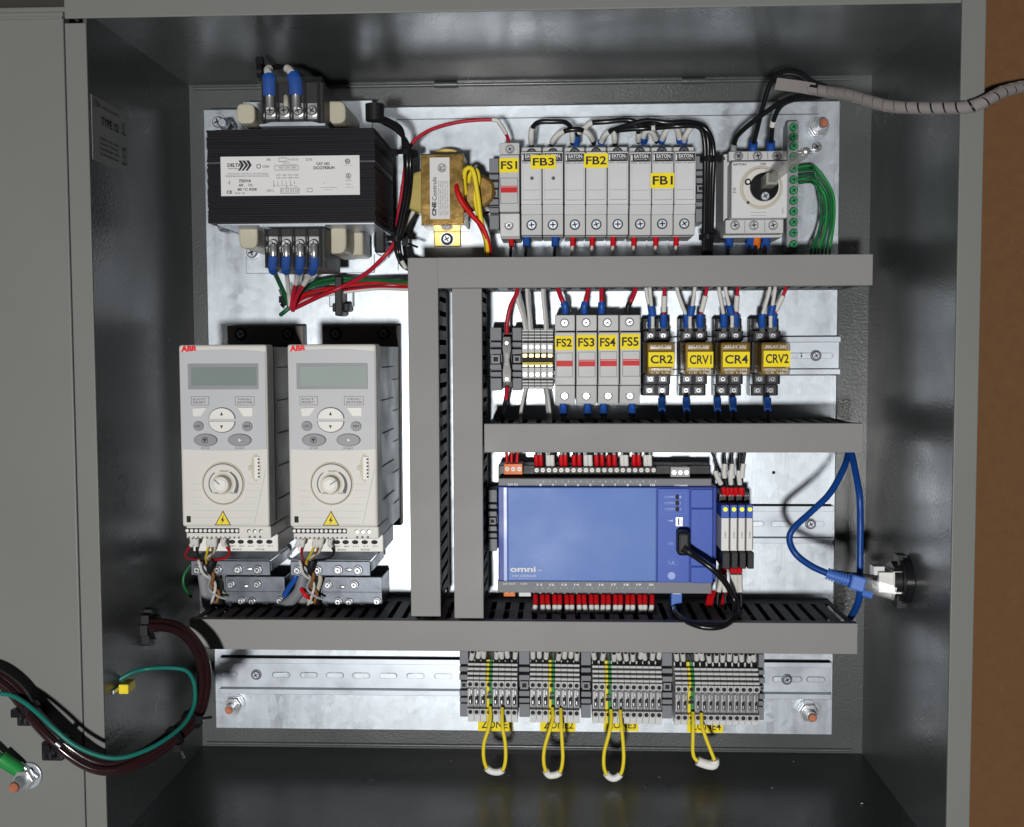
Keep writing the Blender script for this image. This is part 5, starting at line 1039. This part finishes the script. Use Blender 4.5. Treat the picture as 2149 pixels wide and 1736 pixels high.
for i,(pts,sl) in enumerate((([(210,500,.05),(212,555,.056),(200,620,.06),(178,690,.06),(176,770,.06),(195,826,.058),(235,845,.058),(275,835,.058),(292,780,.06),(290,690,.06),(278,620,.06),(274,560,.056),(274,505,.05)],(.44,.56)),
        ([(540,505,.05),(543,560,.056),(525,625,.06),(498,720,.06),(495,800,.06),(515,855,.058),(545,862,.058),(580,845,.058),(595,780,.06),(592,690,.06),(588,620,.06),(586,560,.056),(585,510,.05)],(.44,.56)),
        ([(850,515,.05),(852,575,.056),(838,650,.06),(815,740,.06),(814,820,.06),(835,865,.058),(870,878,.058),(905,850,.058),(918,780,.06),(915,690,.06),(908,620,.06),(903,570,.056),(900,518,.05)],(.44,.56)),
        ([(1285,530,.05),(1287,580,.056),(1285,660,.06),(1285,740,.06),(1300,778,.06),(1345,800,.06),(1390,808,.06),(1400,785,.06),(1375,720,.06),(1345,640,.06),(1332,590,.056),(1330,535,.05)],(.42,.6)))):
    wire('yellow wire loop hanging from the zone %d terminals, closed by a white tag' % (i+1),[U('c7',*p) for p in pts],.0017,'yellow',[('tag_sleeve',sl[0],sl[1],'white',1.9 if i<3 else 2.6)],name='wire_loop',group='yellow wire loops under the zones',n=60)
def toprow(cols,yb,zn,skip):
    for i,x in enumerate(cols):
        if i==skip: continue
        j=random.uniform(-10,10); hi=random.uniform(.30,.44)
        wire('black wire with white sleeve into terminal %s of the zone %s row' % (ORD[i],zn),[U('c7',x,yb+22,.036),U('c7',x+j*.2,yb-5,.04),U('c7',x+j,yb-45,.05),U('c7',x+j*1.4,yb-90,.06)],.0021,'black',[('sleeve',hi,min(.9,hi+.34),'white',1.15)],group='sleeved wires above the zone terminals')
toprow(z1c,258,'1',3); toprow(z2c,260,'2',3); toprow(z3c,264,'3',2); toprow(z4c,272,'4',2)

# ------------------------------------------------------------------ network cables and wall jack
K='b1'
A=[U(K,1300,20,.07),U(K,1312,100,.075),U(K,1275,230,.09),U(K,1160,440,.10),U(K,1000,600,.105),U(K,850,740,.11),U(K,815,840,.11),U(K,870,960,.11),U(K,1000,1060,.115),U(K,1150,1130,.12)]
t=build(M().tube(A,.0028,'blue_cable',12,smooth=70),'network_cable',None,A[0]); tag(t,'blue network cable hanging in a loop towards the wall jack','network cable')
m=M(); a=U(K,1135,1125,.12); b=U(K,1325,1185,.125); dd=(b-a)
for k in range(8): c=a+dd*(k/8); m.tube([c,c+dd*.07],.0056-.00015*(7-k)*.6,'blue_boot',12)
m.tube([a,b],.0038,'blue_boot',10); build(m,'strain_relief',t)
b2=U(K,1450,1220,.128); d_=(b2-b).normalized(); s_=Vector((-d_.y,d_.x,0)).normalized()*.0062; zz=Vector((0,0,.005))
build(M().hexa([b-s_-zz,b2-s_-zz,b2+s_-zz,b+s_-zz,b-s_+zz,b2-s_+zz,b2+s_+zz,b+s_+zz],'blue_boot'),'plug_boot',t,bev=.0015)
b3=b2+d_*.024; s2=s_*.85; z2=zz*.8
build(M().hexa([b2-s2-z2,b3-s2-z2,b3+s2-z2,b2+s2-z2,b2-s2+z2,b3-s2+z2,b3+s2+z2,b2+s2+z2],'clear'),'plug',t)
B=[U(K,1335,20,.07),U(K,1345,110,.078),U(K,1375,260,.09),U(K,1410,460,.10),U(K,1418,700,.10),U(K,1415,950,.10),U(K,1415,1150,.10),U(K,1412,1300,.095),U(K,1385,1410,.085),U(K,1335,1500,.07)]
t=build(M().tube(B,.0030,'blue_cable',12,smooth=70),'network_cable',None,B[0]); tag(t,'blue network cable running straight down past the duct ends','network cable')
build(M().tube([B[7]+Vector((.001,.002,0)),B[7]+Vector((.010,-.001,0))],.0035,'blue_boot',10),'clip',t)
# jack on the right wall
jz=.10; r=RC(K,1575,1105,1700,1295,jz+.01); k2=RC(K,1705,1040,1885,1350,jz+.01); xw=eR-.0005
t=thing('network_jack','white network jack in a black wall flange on the right cabinet wall','network jack',(xw,(r[1]+r[3])/2,jz))
yc=(k2[1]+k2[3])/2; 
build(M().box(k2[0]-.001,r[1],jz-.010,k2[0]+.006 if k2[0]+.006<xw else xw-.01,r[3],jz+.012,'white').box(r[0],r[1]+.001,jz-.009,k2[0]-.001,r[3]-.001,jz+.011,'white').box(r[0]-.003,r[3]-.006,jz-.006,r[0]+.006,r[3]+.003,jz+.006,'label').box(r[0]-.0006,r[1]+.005,jz-.006,r[0],r[3]-.006,jz+.006,'slot_dark'),'jack_body',t,bev=.0008)
m=M(); xs=k2[0]
def xcyl(x0,x1,R_,mm,n=24):
    m.tube([(x0,yc,jz),(x1,yc,jz)],R_,mm,n)
xcyl(xs,xs+.006,.0155,'black',8); xcyl(xs+.006,xw,.0185,'black',28); xcyl(xw-.006,xw,.0205,'black_gloss',28)
m.box(xs+.004,yc+.012,jz-.006,xs+.012,yc+.0215,jz+.006,'black'); m.box(xs+.004,yc-.0235,jz-.006,xs+.012,yc-.012,jz+.006,'black')
build(m,'flange',t)
wire('thin black lead passing behind the network plug to the wall jack',[U(K,1150,1100,.10),U(K,1350,1125,.10),U(K,1500,1145,.105),U(K,1600,1160,.108)],.0012,'black')

m = M()
for k in range(10):
    x, z = random.uniform(eL+.03, eR-.03), random.uniform(ZB+.01, ZF-.02); q = random.uniform(.0006, .0016); a_ = random.uniform(0, 3)
    m.tube([(x, eB+.0006, z), (x+q*math.cos(a_), eB+.0012, z+q*math.sin(a_)), (x+2*q*math.cos(a_), eB+.0006, z+q*math.sin(a_)*1.2)], .0003, 'zinc', 5)
tag(build(m, 'metal_swarf', None, (0, eB, .05)), 'fine metal shavings and wire clippings scattered on the cabinet floor', 'shavings', kind='stuff')
# ------------------------------------------------------------------ brown cables at the left
K='c8'
path=[(980,425,.115),(1080,428,.12),(1190,470,.13),(1290,600,.14),(1325,760,.15),(1300,930,.16),(1240,1040,.17),(1130,1150,.185),(960,1270,.20),(800,1340,.212),(680,1355,.218),(560,1320,.222),(420,1225,.225),(290,1100,.225),(190,980,.222),(90,850,.22),(-20,770,.22),(-150,730,.22)]
P0=[U(K,*p) for p in path]; Nb=len(P0)
for i,(r_,ox,oz) in enumerate(((.0036,-.0040,.0),(.0036,.0030,.001),(.0030,-.0005,.0052),(.0028,-.0015,-.005))):
    Q=[]
    for k,p in enumerate(P0):
        a=(P0[min(k+1,Nb-1)]-P0[max(k-1,0)]).normalized(); nn=Vector((-a.y,a.x,0)).normalized(); tw=.5+.5*math.sin(k*.55+i*1.4)
        Q.append(p+nn*(ox*(1-.35*tw))+Vector((0,0,oz)))
    wire('brown cable, %s in the bundle sweeping from the wall grommet onto the door' % ['inner','outer','front','rear'][i],Q,r_,'brown_cable',name='cable',cat='cable',group='brown cables looped across the hinge',n=110)
T=[(735,806,.170),(790,772,.168),(860,735,.165),(960,712,.16),(1100,706,.16),(1200,722,.16),(1245,775,.163),(1262,850,.166),(1252,960,.172),(1180,1080,.185),(1020,1200,.205),(860,1270,.218),(740,1290,.224),(620,1268,.228),(480,1205,.232),(350,1100,.234),(250,1005,.232),(150,925,.23),(60,880,.228),(-60,870,.228)]
wire('thin teal earth wire looping from the yellow lug along the brown cables',[U(K,*p) for p in T],.0018,'teal_wire',n=110)
r=RC(K,664,800,748,862,.172); t=build(M().box(eL+.002,r[1],.162,eL+.010,r[3],.178,'yellow').box(eL,r[1]+.002,.164,eL+.002,r[3]-.002,.186,'zinc'),'earth_lug',None,(eL,r[1],.17),bev=.002); tag(t,'yellow insulated lug on the left cabinet wall at the end of the teal wire','lug')
m=M(); p=U(K,950,440,.11)
for k in range(8):
    a=2*math.pi*k/8; m.box(p.x-.008,p.y+.011*math.cos(a)-.005,p.z+.011*math.sin(a)-.004,p.x+.006,p.y+.011*math.cos(a)+.005,p.z+.011*math.sin(a)+.004,'black')
m.tube([(eL,p.y,p.z),(p.x,p.y,p.z)],.013,'black',20); m.tube([(p.x-.002,p.y,p.z),(p.x+.010,p.y,p.z)],.0105,'black_gloss',14); m.box(p.x-.016,p.y-.016,p.z-.004,p.x-.012,p.y+.016,p.z+.016,'black')
tag(build(m,'cable_gland',None,(eL,p.y,p.z),bev=.0006),'black cable gland on the left cabinet wall where brown cables enter','cable gland')
for i,(k,nm,hd) in enumerate(((6.0,'black cable tie on the brown cables near the mounting plate',(1,.2)),(7.0,'black cable tie on the brown cables above the cabinet floor',(.5,-1)),(12.25,'black cable tie on the brown cables at the door edge',(-1,-.3)),(14,'black cable tie farthest left on the brown cables over the door',(-1,-.1)))):
    j=int(k); f=k-j; c=P0[j].lerp(P0[min(j+1,Nb-1)],f); d_=(P0[min(j+1,Nb-1)]-P0[j-1]); tie(nm,c,.0088,.010 if i<2 else .004,d_,head=hd)
for i,(x,y) in enumerate(((170,1025),(330,1250))):
    p=U(K,x,y,.215); tag(build(M().box(p.x-.008,p.y-.0075,ZF,p.x+.009,p.y+.0075,p.z,'black').tube([(p.x,p.y-.004,p.z),(p.x,p.y+.004,p.z)],.005,'black_gloss',10),'tie_mount',None,(p.x,p.y,ZF),bev=.0015),['upper black square cable mount stuck to the door','lower black square cable mount stuck to the door'][i],'cable mount','black mounts stuck to the door')
# earth stud on the door
b=U(K,190,1400,ZF); t=thing('earth_stud','copper tipped earth stud with silver nut on the open door','earth stud',(b.x,b.y,ZF))
build(M().cyl(b.x,b.y,ZF-.0003,ZF+.002,.0105,'zinc',24).cyl(b.x,b.y,ZF+.0055,ZF+.012,.0082,'chrome',6),'nut',t,bev=.0004); build(M().cyl(b.x,b.y,ZF+.002,ZF+.024,.0042,'zinc',14).cyl(b.x,b.y,ZF+.024,ZF+.0255,.0042,'copper',14,.0035),'stud',t)
a=U(K,-150,1180,.215); c=U(K,20,1300,.213); e=U(K,105,1355,.209)
w_=wire('green earth wire with bright green sleeve bolted to the door stud',[a,U(K,-60,1235,.215),c,e,Vector((b.x-.004,b.y+.003,ZF+.004))],.0030,'green_wire',[('heat_shrink',.50,.90,'green',1.9)])
d_=(b-e); d_.z=0; d_.normalize(); s_=Vector((-d_.y,d_.x,0))*.0062; z2=Vector((0,0,ZF+.0024)); 
def fl(p,z): return Vector((p.x,p.y,z))
e2=e-d_*.002; f2=b+d_*.006
build(M().hexa([fl(e2-s_*.7,ZF+.0022),fl(f2-s_*1.3,ZF+.0022),fl(f2+s_*1.3,ZF+.0022),fl(e2+s_*.7,ZF+.0022),fl(e2-s_*.7,ZF+.0075),fl(f2-s_*1.3,ZF+.0052),fl(f2+s_*1.3,ZF+.0052),fl(e2+s_*.7,ZF+.0075)],'zinc'),'ring_lug',w_,bev=.001)
# blue and orange ferrules below the main switch
for i,(x,c,nm) in enumerate(((230,'blue','blue ferruled wire under the left pole of the main switch'),(368,'blue','blue ferruled wire under the middle pole of the main switch'),(408,'orange','orange ferruled wire beside the middle pole of the main switch'),(470,'blue','blue ferruled wire under the right pole of the main switch'))):
    wire(nm,[U('c3',x,1165,.05),U('c3',x,1220,.052),U('c3',x-8,1270,.056),U('c3',x-10,1340,.065)],.0018,'black',[('ferrule',.1,.45,c,2.1)])
